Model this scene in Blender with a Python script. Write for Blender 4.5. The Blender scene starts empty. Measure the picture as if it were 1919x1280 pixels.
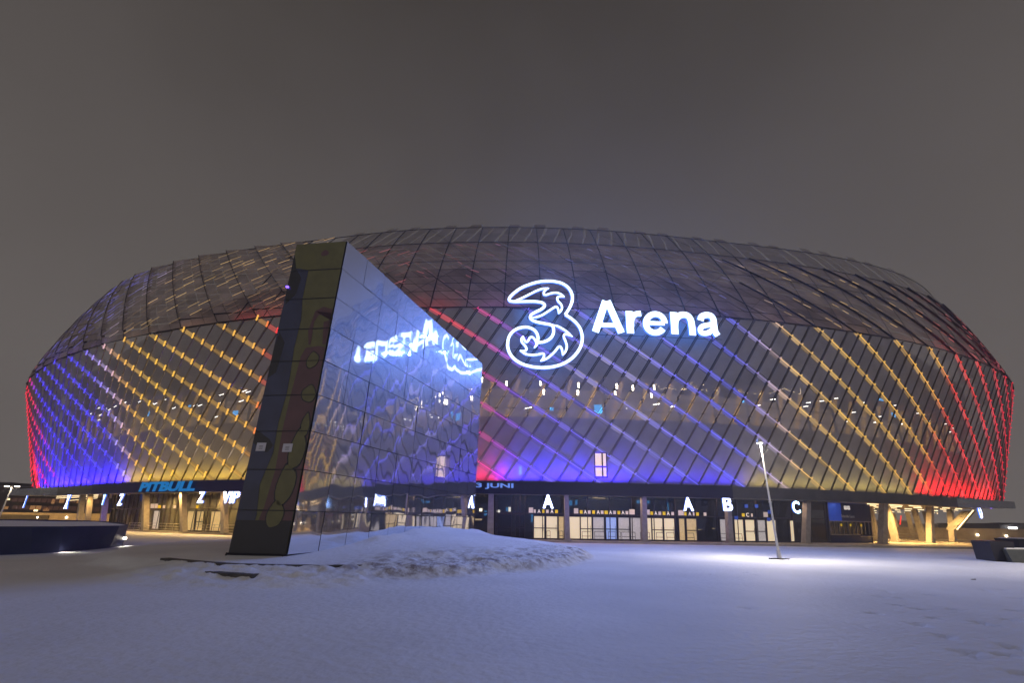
import bpy, bmesh, math, random
import numpy as np
from mathutils import Vector, Matrix
random.seed(7)
R = math.radians
sc = bpy.context.scene
C = sc.collection

# ------------------------------------------------------------------ camera
FPX, HOR, ROLL, EYE = 900.0, 978.0, R(0.95), 1.8
PITCH = math.atan((HOR - 640) / FPX)
FW = np.array([0, math.cos(PITCH), math.sin(PITCH)])
UP = np.array([0, -math.sin(PITCH), math.cos(PITCH)])
RT = np.array([1.0, 0, 0])
cam_d = bpy.data.cameras.new('camera')
cam = bpy.data.objects.new('camera', cam_d)
C.objects.link(cam)
cam_d.sensor_width = 36.0
cam_d.lens = FPX / 1919 * 36.0
cam_d.clip_end = 3000
cam_d.clip_start = 0.1
cr = math.cos(ROLL) * RT + math.sin(ROLL) * UP
cu = -math.sin(ROLL) * RT + math.cos(ROLL) * UP
cam.matrix_world = Matrix(((cr[0], cu[0], -FW[0], 0), (cr[1], cu[1], -FW[1], 0), (cr[2], cu[2], -FW[2], EYE), (0, 0, 0, 1)))
sc.camera = cam

# ------------------------------------------------------------------ sky / exposure (night, overcast, city glow)
w = bpy.data.worlds.new('World')
sc.world = w
w.use_nodes = True
nt = w.node_tree
nt.nodes.clear()
o_ = nt.nodes.new('ShaderNodeOutputWorld')
bg = nt.nodes.new('ShaderNodeBackground')
tc = nt.nodes.new('ShaderNodeTexCoord')
sx = nt.nodes.new('ShaderNodeSeparateXYZ')
rp = nt.nodes.new('ShaderNodeValToRGB')
nz = nt.nodes.new('ShaderNodeTexNoise')
nz.inputs['Scale'].default_value = 1.6
nz.inputs['Detail'].default_value = 6
mx = nt.nodes.new('ShaderNodeMath'); mx.operation = 'MULTIPLY_ADD'
mx.inputs[1].default_value = 0.36
nt.links.new(tc.outputs['Generated'], sx.inputs[0])
nt.links.new(tc.outputs['Generated'], nz.inputs['Vector'])
nt.links.new(nz.outputs['Fac'], mx.inputs[0])
nt.links.new(sx.outputs['Z'], mx.inputs[2])
nt.links.new(mx.outputs[0], rp.inputs[0])
e = rp.color_ramp.elements
e[0].position = 0.05; e[0].color = (0.175, 0.156, 0.147, 1)
e[1].position = 1.0; e[1].color = (0.052, 0.044, 0.038, 1)
k = e.new(0.45); k.color = (0.132, 0.117, 0.109, 1)
k = e.new(0.78); k.color = (0.088, 0.077, 0.071, 1)
m1 = nt.nodes.new('ShaderNodeMapRange'); m1.inputs['From Min'].default_value = .2; m1.inputs['From Max'].default_value = -.7
m1.inputs['To Min'].default_value = 1.0; m1.inputs['To Max'].default_value = 3.0
nt.links.new(sx.outputs['Y'], m1.inputs['Value'])          # sky behind the camera brightened, an added fill for the dark facade
vm = nt.nodes.new('ShaderNodeVectorMath'); vm.operation = 'SCALE'
nt.links.new(rp.outputs[0], vm.inputs[0]); nt.links.new(m1.outputs[0], vm.inputs['Scale'])
nt.links.new(vm.outputs[0], bg.inputs[0])
bg.inputs[1].default_value = 1.0
nt.links.new(bg.outputs[0], o_.inputs[0])
vs = sc.view_settings
sc.display_settings.display_device = 'sRGB'
vs.view_transform = 'Standard'; vs.look = 'None'; vs.exposure = 0; vs.gamma = 1
sc.cycles.max_bounces = 8
sc.cycles.transparent_max_bounces = 16
sc.cycles.sample_clamp_indirect = 4
sc.cycles.use_light_tree = True

# ------------------------------------------------------------------ geometry helpers
def ray(px, py):
    dx, dy = px - 959.5, py - 640
    x = dx * math.cos(ROLL) + dy * math.sin(ROLL)
    y = -dx * math.sin(ROLL) + dy * math.cos(ROLL)
    return FPX * FW - y * UP + x * RT
def at_z(px, py, z):
    d = ray(px, py)
    return np.array([0, 0, EYE]) + (z - EYE) / d[2] * d
def at_plane(px, py, p0, n):
    d = ray(px, py); o = np.array([0, 0, EYE])
    return o + ((np.array(p0) - o) @ np.array(n)) / (d @ np.array(n)) * d

Q = (-6.5, 119.8, 105.95, 71.06, 1.85, -0.165)      # plan of the arena's widest level
NP_ = 2880
_th = np.linspace(0, 2 * np.pi, NP_, endpoint=False) - np.pi / 2
_c, _s = np.cos(_th), np.sin(_th)
_x = Q[2] * np.sign(_c) * abs(_c) ** (2 / Q[4]); _y = Q[3] * np.sign(_s) * abs(_s) ** (2 / Q[4])
P0 = np.stack([Q[0] + _x * np.cos(Q[5]) - _y * np.sin(Q[5]), Q[1] + _x * np.sin(Q[5]) + _y * np.cos(Q[5])], 1)
_d = np.hypot(*(np.roll(P0, -1, 0) - P0).T)
_S = np.concatenate([[0], np.cumsum(_d)]); PER = _S[-1]
_T = np.roll(P0, -6, 0) - np.roll(P0, 6, 0); _T /= np.hypot(*_T.T)[:, None]
N0 = np.stack([-_T[:, 1], _T[:, 0]], 1)
_k = min((i for i in range(NP_) if P0[i, 1] < 80), key=lambda i: abs(P0[i, 0]))
S0 = _S[_k]
def sstep(a, b, x):
    t = min(1, max(0, (x - a) / (b - a))); return t * t * (3 - 2 * t)
def inset(s): return 3.7 * sstep(22, 74, abs(s))          # the lower storeys step further in towards the two ends
def kz(z): return min(1, max(0, (23.8 - z) / 18.2))
def pt(s, off, z, out=0.0):
    off = off + inset(s) * kz(z)
    """point on the wall curve: s metres along it (right is +), off metres inwards"""
    q = (s + S0) % PER
    i = int(np.searchsorted(_S, q, side='right') - 1) % NP_
    f = (q - _S[i]) / _d[i]
    j = (i + 1) % NP_
    n = N0[i] * (1 - f) + N0[j] * f
    p = P0[i] * (1 - f) + P0[j] * f + n * (off - out)
    return Vector((p[0], p[1], z))
def frame(s):
    a, b = pt(s - .2, 0, 0), pt(s + .2, 0, 0)
    t = (b - a).normalized()
    return t, Vector((t.y, -t.x, 0))       # tangent (rightwards), outward normal
_SS = np.array([((_S[i] - S0 + PER / 2) % PER) - PER / 2 for i in range(NP_)])
_IN = np.array([inset(q) for q in _SS])
def hit(px, py, off):
    k_ = .9 if py > 850 else (.5 if py > 620 else 0)
    for _ in range(3):
        r = hit1(px, py, off, k_); k_ = kz(r[1])
    return r
def hit1(px, py, off, k_):
    d = ray(px, py); CC = P0 + N0 * (off + _IN * k_)[:, None]
    crs = CC[:, 0] * d[1] - CC[:, 1] * d[0]
    best = None
    for i in np.nonzero(crs * np.roll(crs, -1) <= 0)[0]:
        j = (i + 1) % NP_
        if CC[i, 0] * d[0] + CC[i, 1] * d[1] <= 0: continue
        f = crs[i] / (crs[i] - crs[j]); p = CC[i] + (CC[j] - CC[i]) * f; r = np.hypot(*p)
        if best is None or r < best[0]:
            best = (r, _SS[i] + f * _d[i], EYE + d[2] * r / np.hypot(d[0], d[1]))
    if best is None:                       # the ray passes beside the curve: take its outermost point on that side
        a_ = np.arctan2(CC[:, 0], CC[:, 1]); i = a_.argmax() if px > 960 else a_.argmin()
        best = (0, _SS[i], EYE + d[2] * np.hypot(*CC[i]) / np.hypot(d[0], d[1]))
    return best[1], best[2]
def px_s(px, off=3.5, py=960):
    return hit(px, py, off)[0]

# ------------------------------------------------------------------ materials
def mat(name, col, rough=.6, metal=0.0, emit=None, estr=0.0, noise=0.0, nscale=4.0, bump=0.0, bscale=20.0, transp=0.0, spec=.5, island=0.0):
    m = bpy.data.materials.new(name); m.use_nodes = True
    n = m.node_tree.nodes; l = m.node_tree.links
    b = n['Principled BSDF']
    b.inputs['Base Color'].default_value = (*col, 1)
    b.inputs['Roughness'].default_value = rough
    b.inputs['Metallic'].default_value = metal
    b.inputs['Specular IOR Level'].default_value = spec
    t = n.new('ShaderNodeTexCoord')
    src = None
    if noise > 0:
        z = n.new('ShaderNodeTexNoise'); z.inputs['Scale'].default_value = nscale; z.inputs['Detail'].default_value = 6
        l.new(t.outputs['Object'], z.inputs['Vector'])
        mr = n.new('ShaderNodeMapRange'); mr.inputs['From Min'].default_value = .3; mr.inputs['From Max'].default_value = .7
        mr.inputs['To Min'].default_value = 1 - noise; mr.inputs['To Max'].default_value = 1 + noise
        l.new(z.outputs['Fac'], mr.inputs['Value']); src = mr.outputs[0]
    if island > 0:
        g = n.new('ShaderNodeNewGeometry')
        mr2 = n.new('ShaderNodeMapRange'); mr2.inputs['To Min'].default_value = 1 - island; mr2.inputs['To Max'].default_value = 1 + island
        l.new(g.outputs['Random Per Island'], mr2.inputs['Value'])
        if src is None: src = mr2.outputs[0]
        else:
            mm = n.new('ShaderNodeMath'); mm.operation = 'MULTIPLY'; l.new(src, mm.inputs[0]); l.new(mr2.outputs[0], mm.inputs[1]); src = mm.outputs[0]
    if src is not None:
        v = n.new('ShaderNodeVectorMath'); v.operation = 'SCALE'; v.inputs[0].default_value = col
        l.new(src, v.inputs['Scale']); l.new(v.outputs[0], b.inputs['Base Color'])
    if bump > 0:
        z = n.new('ShaderNodeTexNoise'); z.inputs['Scale'].default_value = bscale; z.inputs['Detail'].default_value = 5
        l.new(t.outputs['Object'], z.inputs['Vector'])
        bp = n.new('ShaderNodeBump'); bp.inputs['Strength'].default_value = 1; bp.inputs['Distance'].default_value = bump
        l.new(z.outputs['Fac'], bp.inputs['Height']); l.new(bp.outputs[0], b.inputs['Normal'])
    if emit is not None:
        b.inputs['Emission Color'].default_value = (*emit, 1); b.inputs['Emission Strength'].default_value = estr
    if transp > 0:
        tr = n.new('ShaderNodeBsdfTransparent'); ms = n.new('ShaderNodeMixShader'); ms.inputs[0].default_value = transp
        l.new(b.outputs[0], ms.inputs[1]); l.new(tr.outputs[0], ms.inputs[2]); l.new(ms.outputs[0], n['Material Output'].inputs[0])
    return m
def led_mat(name, strength, base=(.5, .5, .5), rand=0.0):
    m = mat(name, base, .5)
    n = m.node_tree.nodes; l = m.node_tree.links; b = n['Principled BSDF']
    a = n.new('ShaderNodeAttribute'); a.attribute_name = 'led'
    l.new(a.outputs['Color'], b.inputs['Emission Color'])
    b.inputs['Emission Strength'].default_value = strength
    return m

M = {}
M['clad'] = mat('perforated_metal', (.43, .41, .42), .5, .3, noise=.10, nscale=.6, transp=.30, island=.14)
M['clad_up'] = mat('perforated_metal_roof', (.34, .275, .275), .42, .35, noise=.3, nscale=.35, transp=.14, island=.22)
M['clad_top'] = mat('perforated_metal_rim', (.26, .225, .23), .4, .35, noise=.2, nscale=.5, transp=.34, island=.2)
M['seam'] = mat('dark_steel', (.012, .011, .012), .5, .3)
M['fin'] = mat('aluminium_fin', (.22, .2, .18), .35, .7)
M['glint'] = mat('polished_rib', (.75, .6, .42), .28, .9)
M['panel_glow'] = led_mat('strip_panel_glow', .50, (.12, .12, .12))  # tube light falling on the strip panel, put into the panel's emission
M['led_glint'] = led_mat('painted_glint', .55, (.2, .2, .2))
M['led_core'] = led_mat('led_tube', .82, (.2, .2, .2))
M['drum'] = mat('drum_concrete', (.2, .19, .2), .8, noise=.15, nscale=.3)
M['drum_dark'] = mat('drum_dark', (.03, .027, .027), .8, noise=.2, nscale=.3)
M['roof'] = mat('roof_membrane', (.05, .05, .05), .8)
M['fascia'] = mat('fascia_metal', (.12, .115, .12), .38, .6, noise=.15, nscale=.8)
M['fascia_end'] = mat('fascia_polished', (.45, .47, .52), .22, .95, bump=.06, bscale=1.2)
M['soffit'] = mat('soffit', (.35, .32, .28), .6, noise=.1)
M['screen'] = mat('screen_black', (.006, .006, .012), .35, emit=(.02, .01, .12), estr=.12)
M['concrete'] = mat('column_concrete', (.34, .31, .28), .75, noise=.16, nscale=3, bump=.01, bscale=30)
M['paving'] = mat('paving_concrete', (.36, .33, .30), .7, noise=.22, nscale=1.2, bump=.01, bscale=12)
M['kerb'] = mat('kerb_stone', (.07, .065, .06), .8, noise=.3, nscale=5)
M['frame'] = mat('frame_metal', (.07, .06, .075), .4, .5)
M['glass_dark'] = mat('entrance_glass', (.012, .014, .018), .06, 0, spec=.8, transp=.35)
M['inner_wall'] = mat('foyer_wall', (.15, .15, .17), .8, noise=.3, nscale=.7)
M['foyer_lit'] = mat('foyer_wall_lit', (.42, .38, .28), .8, noise=.45, nscale=.9)  # lit copy of the foyer wall, warm light put into its colour
M['blind'] = mat('lit_blind', (.6, .55, .45), .7, emit=(1, .80, .50), estr=.62, noise=.1)
M['blind_b'] = mat('lit_blind_blue', (.5, .55, .7), .7, emit=(.28, .45, 1), estr=.55, noise=.1)
M['blind_d'] = mat('lit_blind_dim', (.5, .5, .5), .7, emit=(.75, .68, .66), estr=.36, noise=.1)
M['blind_y'] = mat('lit_blind_warm', (.5, .45, .3), .7, emit=(1, .68, .27), estr=.40, noise=.15)
M['white_card'] = mat('white_card', (.75, .66, .6), .6, emit=(1, .85, .8), estr=.22)
M['yellow_card'] = mat('yellow_card', (.85, .6, .03), .6, emit=(1, .68, .02), estr=.35)
M['blue_card'] = mat('blue_card', (.03, .08, .4), .6, emit=(.02, .1, .7), estr=.3)
M['letter_card'] = mat('letter_card', (.8, .75, .7), .6, emit=(1, .9, .8), estr=.5)
M['sign'] = mat('sign_lit', (.8, .8, .8), .5, emit=(.55, .72, 1), estr=2.6)
M['sign_side'] = mat('sign_side', (.3, .3, .35), .5, emit=(.04, .20, 1), estr=1.3)
M['letter'] = mat('letter_lit', (.8, .8, .8), .5, emit=(.55, .62, 1), estr=7)
M['letter_c'] = mat('letter_lit_cyan', (.8, .8, .8), .5, emit=(.5, .8, 1), estr=6)
M['txt_blue'] = mat('screen_text_blue', (.02, .2, .5), .5, emit=(.0, .19, .55), estr=.62)
M['txt_pale'] = mat('screen_text_pale', (.1, .2, .5), .5, emit=(.13, .24, .72), estr=.9)
M['warm_tube'] = mat('warm_tube', (.8, .7, .5), .5, emit=(1, .74, .40), estr=2.6)
M['warm_dot'] = mat('warm_lamp', (.8, .7, .5), .5, emit=(1, .85, .62), estr=14)
M['warm_dim'] = mat('festoon_glow', (.8, .7, .5), .5, emit=(1, .72, .38), estr=3.2)
M['window_lit'] = mat('window_glow', (.6, .5, .45), .6, emit=(1, .72, .62), estr=.85, noise=.2)
M['white_dot'] = mat('white_lamp', (.8, .8, .8), .5, emit=(1, .95, .85), estr=6)
M['cyan_dot'] = mat('cyan_screen', (.1, .3, .5), .5, emit=(.08, .45, 1), estr=2.0)
M['red_dot'] = mat('red_lamp', (.5, .1, .05), .5, emit=(1, .12, .04), estr=1.2)
M['steel'] = mat('galvanised_steel', (.35, .34, .33), .35, .8)
M['pole'] = mat('pole_paint', (.66, .65, .63), .45, .4, noise=.1, nscale=6)
M['planter_black'] = mat('planter_black_metal', (.012, .010, .018), .5, .2, noise=.15, nscale=1.5)
M['planter'] = mat('planter_dark_metal', (.040, .050, .13), .5, .2, noise=.15, nscale=1.5)
M['seat'] = mat('bench_concrete', (.05, .055, .055), .6, noise=.2)
M['snowcap'] = mat('snow_cap', (.78, .79, .82), .7, bump=.03, bscale=9)
M['bwall'] = mat('beige_wall', (.36, .30, .22), .8, noise=.2, nscale=.8)
M['bldg'] = mat('far_building', (.045, .032, .030), .8, noise=.3, nscale=.4)
M['bldg_grey'] = mat('far_building_grey', (.12, .12, .14), .8, noise=.2, nscale=.4)
M['win_warm'] = mat('window_warm', (.3, .2, .1), .5, emit=(1, .45, .15), estr=.30, noise=.3)
M['win_dim'] = mat('window_dim', (.1, .06, .05), .3, emit=(.6, .2, .12), estr=.06)
M['room_glow'] = mat('concourse_wall', (.30, .25, .2), .8, emit=(.85, .60, .42), estr=.2, noise=.3, nscale=.5)  # warm room light put into the wall's emission
M['beam_glow'] = mat('lit_beam_glow', (.5, .35, .15), .8, emit=(1, .55, .15), estr=.36, noise=.2, nscale=1)  # warm light on the raking beams put into their emission
M['olive'] = mat('art_olive', (.12, .118, .035), .3, noise=.15, nscale=2)
M['olive2'] = mat('art_olive_blob', (.125, .12, .036), .3, noise=.15, nscale=2)
M['plum'] = mat('art_plum', (.10, .043, .047), .3, noise=.2, nscale=1.5)
M['navy'] = mat('art_navy', (.026, .034, .085), .18, noise=.3, nscale=.8)
M['black'] = mat('art_black', (.006, .006, .008), .25)
M['notice'] = mat('notice_white', (.55, .55, .62), .5)
M['grit'] = mat('leaf_litter', (.035, .02, .012), .8)
M['kiosk_blue'] = mat('kiosk_blue', (.015, .06, .42), .3, emit=(.01, .06, .5), estr=.30, noise=.3, nscale=.6)
M['kiosk_dark'] = mat('kiosk_navy', (.012, .02, .09), .4, noise=.2)
M['red_bar'] = mat('red_neon', (.5, .02, .02), .5, emit=(1, .03, .02), estr=1.2)

def mirror_mat():
    m = bpy.data.materials.new('mirror_steel'); m.use_nodes = True
    n = m.node_tree.nodes; l = m.node_tree.links
    n.clear()
    out = n.new('ShaderNodeOutputMaterial')
    g1 = n.new('ShaderNodeBsdfAnisotropic'); g1.inputs['Roughness'].default_value = .035; g1.inputs['Color'].default_value = (.80, .81, .85, 1)
    g2 = n.new('ShaderNodeBsdfAnisotropic'); g2.inputs['Roughness'].default_value = .48; g2.inputs['Color'].default_value = (.72, .78, .9, 1)
    mixs = n.new('ShaderNodeMixShader'); mixs.inputs[0].default_value = .30
    geo = n.new('ShaderNodeNewGeometry'); tc = n.new('ShaderNodeTexCoord')
    mul = n.new('ShaderNodeMath'); mul.operation = 'MULTIPLY'; mul.inputs[1].default_value = 93.0
    l.new(geo.outputs['Random Per Island'], mul.inputs[0])
    comb = n.new('ShaderNodeCombineXYZ'); l.new(mul.outputs[0], comb.inputs[0]); l.new(mul.outputs[0], comb.inputs[1])
    mp = n.new('ShaderNodeMapping'); mp.inputs['Scale'].default_value = (1.0, 1.0, .6)
    l.new(tc.outputs['Object'], mp.inputs['Vector'])
    add = n.new('ShaderNodeVectorMath'); l.new(mp.outputs[0], add.inputs[0]); l.new(comb.outputs[0], add.inputs[1])
    z = n.new('ShaderNodeTexNoise'); z.inputs['Scale'].default_value = .85; z.inputs['Detail'].default_value = 0
    l.new(add.outputs[0], z.inputs['Vector'])
    z2 = n.new('ShaderNodeTexNoise'); z2.inputs['Scale'].default_value = .38; z2.inputs['Detail'].default_value = 0
    l.new(tc.outputs['Object'], z2.inputs['Vector'])
    s2 = n.new('ShaderNodeMath'); s2.operation = 'MULTIPLY_ADD'; s2.inputs[1].default_value = .8
    l.new(z2.outputs['Fac'], s2.inputs[0]); l.new(z.outputs['Fac'], s2.inputs[2])
    b = n.new('ShaderNodeBump'); b.inputs['Strength'].default_value = 1.0; b.inputs['Distance'].default_value = .016
    l.new(s2.outputs[0], b.inputs['Height'])
    l.new(b.outputs[0], g1.inputs['Normal']); l.new(b.outputs[0], g2.inputs['Normal'])
    sz = n.new('ShaderNodeSeparateXYZ'); l.new(tc.outputs['Object'], sz.inputs[0])      # rough lobe grows with height, a pale blue veil of light added
    fr = n.new('ShaderNodeMapRange'); fr.inputs['From Min'].default_value = 4; fr.inputs['From Max'].default_value = 10
    fr.inputs['To Min'].default_value = .09; fr.inputs['To Max'].default_value = .22
    l.new(sz.outputs['Z'], fr.inputs['Value']); l.new(fr.outputs[0], mixs.inputs[0])
    l.new(g1.outputs[0], mixs.inputs[1]); l.new(g2.outputs[0], mixs.inputs[2]); l.new(mixs.outputs[0], out.inputs[0])
    return m
M['mirror'] = mirror_mat()

def snow_mat():
    m = mat('snow', (.76, .78, .83), .65, spec=.3)
    n = m.node_tree.nodes; l = m.node_tree.links; b = n['Principled BSDF']
    tc = n.new('ShaderNodeTexCoord')
    big = n.new('ShaderNodeTexNoise'); big.inputs['Scale'].default_value = .25; big.inputs['Detail'].default_value = 6
    l.new(tc.outputs['Object'], big.inputs['Vector'])
    r1 = n.new('ShaderNodeMapRange'); r1.inputs['From Min'].default_value = .3; r1.inputs['From Max'].default_value = .7
    r1.inputs['To Min'].default_value = .88; r1.inputs['To Max'].default_value = 1.04
    l.new(big.outputs['Fac'], r1.inputs['Value'])
    v = n.new('ShaderNodeVectorMath'); v.operation = 'SCALE'; v.inputs[0].default_value = (.76, .78, .83)
    l.new(r1.outputs[0], v.inputs['Scale'])
    # trodden dirt, where the grounds crew's heap lies (own shape, from a painted attribute times noise)
    at = n.new('ShaderNodeAttribute'); at.attribute_name = 'dirt'
    dn = n.new('ShaderNodeTexNoise'); dn.inputs['Scale'].default_value = 2.6; dn.inputs['Detail'].default_value = 8; dn.inputs['Roughness'].default_value = .7
    mp = n.new('ShaderNodeMapping'); mp.inputs['Scale'].default_value = (1, .7, 1)
    l.new(tc.outputs['Object'], mp.inputs['Vector']); l.new(mp.outputs[0], dn.inputs['Vector'])
    r2 = n.new('ShaderNodeMapRange'); r2.inputs['From Min'].default_value = .45; r2.inputs['From Max'].default_value = .60
    l.new(dn.outputs['Fac'], r2.inputs['Value'])
    mu = n.new('ShaderNodeMath'); mu.operation = 'MULTIPLY'; l.new(r2.outputs[0], mu.inputs[0]); l.new(at.outputs['Fac'], mu.inputs[1])
    mix = n.new('ShaderNodeMixRGB'); mix.inputs[2].default_value = (.20, .15, .12, 1)
    l.new(mu.outputs[0], mix.inputs[0]); l.new(v.outputs[0], mix.inputs[1]); l.new(mix.outputs[0], b.inputs['Base Color'])
    f1 = n.new('ShaderNodeTexNoise'); f1.inputs['Scale'].default_value = 5; f1.inputs['Detail'].default_value = 8
    l.new(tc.outputs['Object'], f1.inputs['Vector'])
    bp = n.new('ShaderNodeBump'); bp.inputs['Distance'].default_value = .055; bp.inputs['Strength'].default_value = .8
    l.new(f1.outputs['Fac'], bp.inputs['Height']); l.new(bp.outputs[0], b.inputs['Normal'])
    return m
M['snow'] = snow_mat()

# ------------------------------------------------------------------ mesh builder
class MB:
    def __init__(self): self.v = []; self.f = []; self.mi = []; self.col = []; self.cur = 0; self.c = (1, 1, 1)
    def poly(self, pts):
        i = len(self.v); self.v += [tuple(p) for p in pts]; self.f.append(tuple(range(i, i + len(pts)))); self.mi.append(self.cur); self.col.append(self.c)
    def hexa(self, b, t):     # b, t : four bottom and four top corners, both counter-clockwise seen from the top
        i = len(self.v); self.v += [tuple(p) for p in b] + [tuple(p) for p in t]
        for q in ((3, 2, 1, 0), (4, 5, 6, 7), (0, 1, 5, 4), (1, 2, 6, 5), (2, 3, 7, 6), (3, 0, 4, 7)):
            self.f.append(tuple(i + x for x in q)); self.mi.append(self.cur); self.col.append(self.c)
    def box(self, c, sx, sy, sz, rz=0):
        c = Vector(c); m = Matrix.Rotation(rz, 3, 'Z')
        P = [c + m @ Vector((a * sx / 2, b * sy / 2, 0)) for a, b in ((-1, -1), (1, -1), (1, 1), (-1, 1))]
        self.hexa([p - Vector((0, 0, sz / 2)) for p in P], [p + Vector((0, 0, sz / 2)) for p in P])
    def slab(self, pts, n, th):   # planar polygon pts extruded by th along n
        n = Vector(n) * th; k = len(pts); i = len(self.v)
        self.v += [tuple(p) for p in pts] + [tuple(Vector(p) + n) for p in pts]
        self.f.append(tuple(i + x for x in range(k))[::-1]); self.f.append(tuple(i + k + x for x in range(k)))
        self.mi += [self.cur] * 2; self.col += [self.c] * 2
        for a in range(k):
            b = (a + 1) % k; self.f.append((i + a, i + b, i + k + b, i + k + a)); self.mi.append(self.cur); self.col.append(self.c)
    def tube(self, pts, r, n=8, r1=None, cap=True):
        pts = [Vector(p) for p in pts]; k = len(pts); i = len(self.v)
        prev = None
        for a, p in enumerate(pts):
            t = (pts[min(a + 1, k - 1)] - pts[max(a - 1, 0)]).normalized()
            if prev is None: u = t.orthogonal().normalized()
            else: u = (prev - t * prev.dot(t)).normalized()
            prev = u; v = t.cross(u)
            rr = r if r1 is None else r + (r1 - r) * a / (k - 1)
            for q in range(n):
                an = 2 * math.pi * q / n
                self.v.append(tuple(p + u * math.cos(an) * rr + v * math.sin(an) * rr))
        for a in range(k - 1):
            for q in range(n):
                self.f.append((i + a * n + q, i + a * n + (q + 1) % n, i + (a + 1) * n + (q + 1) % n, i + (a + 1) * n + q)); self.mi.append(self.cur); self.col.append(self.c)
        if cap:
            self.f.append(tuple(i + q for q in range(n))[::-1]); self.f.append(tuple(i + (k - 1) * n + q for q in range(n)))
            self.mi += [self.cur] * 2; self.col += [self.c] * 2
    def build(self, name, mats, parent=None, smooth=False, led=False):
        me = bpy.data.meshes.new(name); me.from_pydata(self.v, [], self.f)
        if not isinstance(mats, (list, tuple)): mats = [mats]
        for m in mats: me.materials.append(m)
        me.polygons.foreach_set('material_index', self.mi)
        if smooth: me.polygons.foreach_set('use_smooth', [True] * len(self.f))
        if led:
            ca = me.color_attributes.new('led', 'FLOAT_COLOR', 'CORNER'); dat = []
            for p, c in zip(me.polygons, self.col): dat += [c[0], c[1], c[2], 1.0] * p.loop_total
            ca.data.foreach_set('color', dat)
        me.update(); bm = bmesh.new(); bm.from_mesh(me)
        bmesh.ops.recalc_face_normals(bm, faces=bm.faces); bm.to_mesh(me); bm.free()
        o = bpy.data.objects.new(name, me); C.objects.link(o)
        if parent is not None: attach(o, parent)
        return o
def attach(o, parent):
    o.parent = parent
    pw = Matrix.Translation(parent.location) if parent.type == 'EMPTY' else Matrix.Identity(4)
    o.matrix_parent_inverse = pw.inverted()
def tag(o, label=None, cat=None, group=None, kind=None):
    if label: o['label'] = label
    if cat: o['category'] = cat
    if group: o['group'] = group
    if kind: o['kind'] = kind
    return o
def thing(name, loc, label, cat, group=None):
    o = bpy.data.objects.new(name, None); C.objects.link(o); o.location = Vector(loc); o.empty_display_size = .5
    return tag(o, label, cat, group)
def text_mesh(body, size, extrude=.04, bold=0.0, shear=0.0, spacing=1.0):
    cu = bpy.data.curves.new('lettering', 'FONT'); cu.body = body; cu.size = size; cu.extrude = extrude
    cu.offset = bold; cu.shear = shear; cu.space_character = spacing; cu.align_x = 'CENTER'; cu.align_y = 'CENTER'; cu.resolution_u = 5
    o = bpy.data.objects.new('lettering', cu); C.objects.link(o)
    dg = bpy.context.evaluated_depsgraph_get()
    me = bpy.data.meshes.new_from_object(o.evaluated_get(dg))
    bpy.data.objects.remove(o); bpy.data.curves.remove(cu)
    return me
def place_text(name, me, mats, c, right, up, sx=1, sy=1, width=None, height=None, parent=None):
    vs_ = np.array([v.co[:] for v in me.vertices]); mn, mxx = vs_.min(0), vs_.max(0)
    if width: sx = width / (mxx[0] - mn[0])
    if height: sy = height / (mxx[1] - mn[1])
    cx, cy = (mn[0] + mxx[0]) / 2, (mn[1] + mxx[1]) / 2
    right = Vector(right).normalized(); up = Vector(up).normalized(); nn = right.cross(up)
    for v in me.vertices:
        x, y, z = v.co; v.co = Vector(c) + right * (x - cx) * sx + up * (y - cy) * sy + nn * z
    me.materials.clear()
    for m in (mats if isinstance(mats, (list, tuple)) else [mats]): me.materials.append(m)
    o = bpy.data.objects.new(name, me); C.objects.link(o)
    if len(me.materials) > 1:
        for p in me.polygons: p.material_index = 0 if p.normal.dot(nn) > .7 else (len(me.materials) - 1 if p.normal.dot(nn) < -.7 else 1)
    else:
        for p in me.polygons: p.material_index = 0
    if parent is not None: attach(o, parent)
    return o
def area(name, loc, direction, sx, sy, power, col, parent=None, spread=180, shape='RECTANGLE', xdir=None):
    L = bpy.data.lights.new(name, 'AREA'); L.shape = shape; L.size = sx; L.size_y = sy; L.energy = power; L.color = col; L.spread = R(spread)
    o = bpy.data.objects.new(name, L); C.objects.link(o)
    z = -Vector(direction).normalized()
    x = Vector(xdir) if xdir is not None else z.orthogonal()
    x = (x - z * x.dot(z)).normalized(); y = z.cross(x)
    m = Matrix((x, y, z)).transposed().to_4x4(); m.translation = Vector(loc); o.matrix_world = m
    if parent is not None:
        o.parent = parent; o.matrix_parent_inverse = Matrix.Translation(parent.location).inverted()
    return o

# ------------------------------------------------------------------ ground: snow sheet with the heaped mound
def smooth(a, b, x):
    t = np.clip((x - a) / (b - a), 0, 1); return t * t * (3 - 2 * t)
KERB = [tuple(at_z(px, py, .37)[:2]) for px, py in ((290, 1045), (330, 1049), (380, 1053.5), (430, 1057), (520, 1059), (600, 1060), (690, 1058.5), (760, 1056))]
KX = np.array([k[0] for k in KERB]); KY = np.array([k[1] for k in KERB])
rng = np.random.default_rng(3)
_gr = rng.random((160, 160))
def vnoise(x, y, s):
    x = np.asarray(x) / s + 500; y = np.asarray(y) / s + 500
    xi = np.floor(x).astype(int); yi = np.floor(y).astype(int); fx = x - xi; fy = y - yi
    fx = fx * fx * (3 - 2 * fx); fy = fy * fy * (3 - 2 * fy)
    g = lambda a, b: _gr[a % 160, b % 160]
    return (g(xi, yi) * (1 - fx) + g(xi + 1, yi) * fx) * (1 - fy) + (g(xi, yi + 1) * (1 - fx) + g(xi + 1, yi + 1) * fx) * fy
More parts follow.
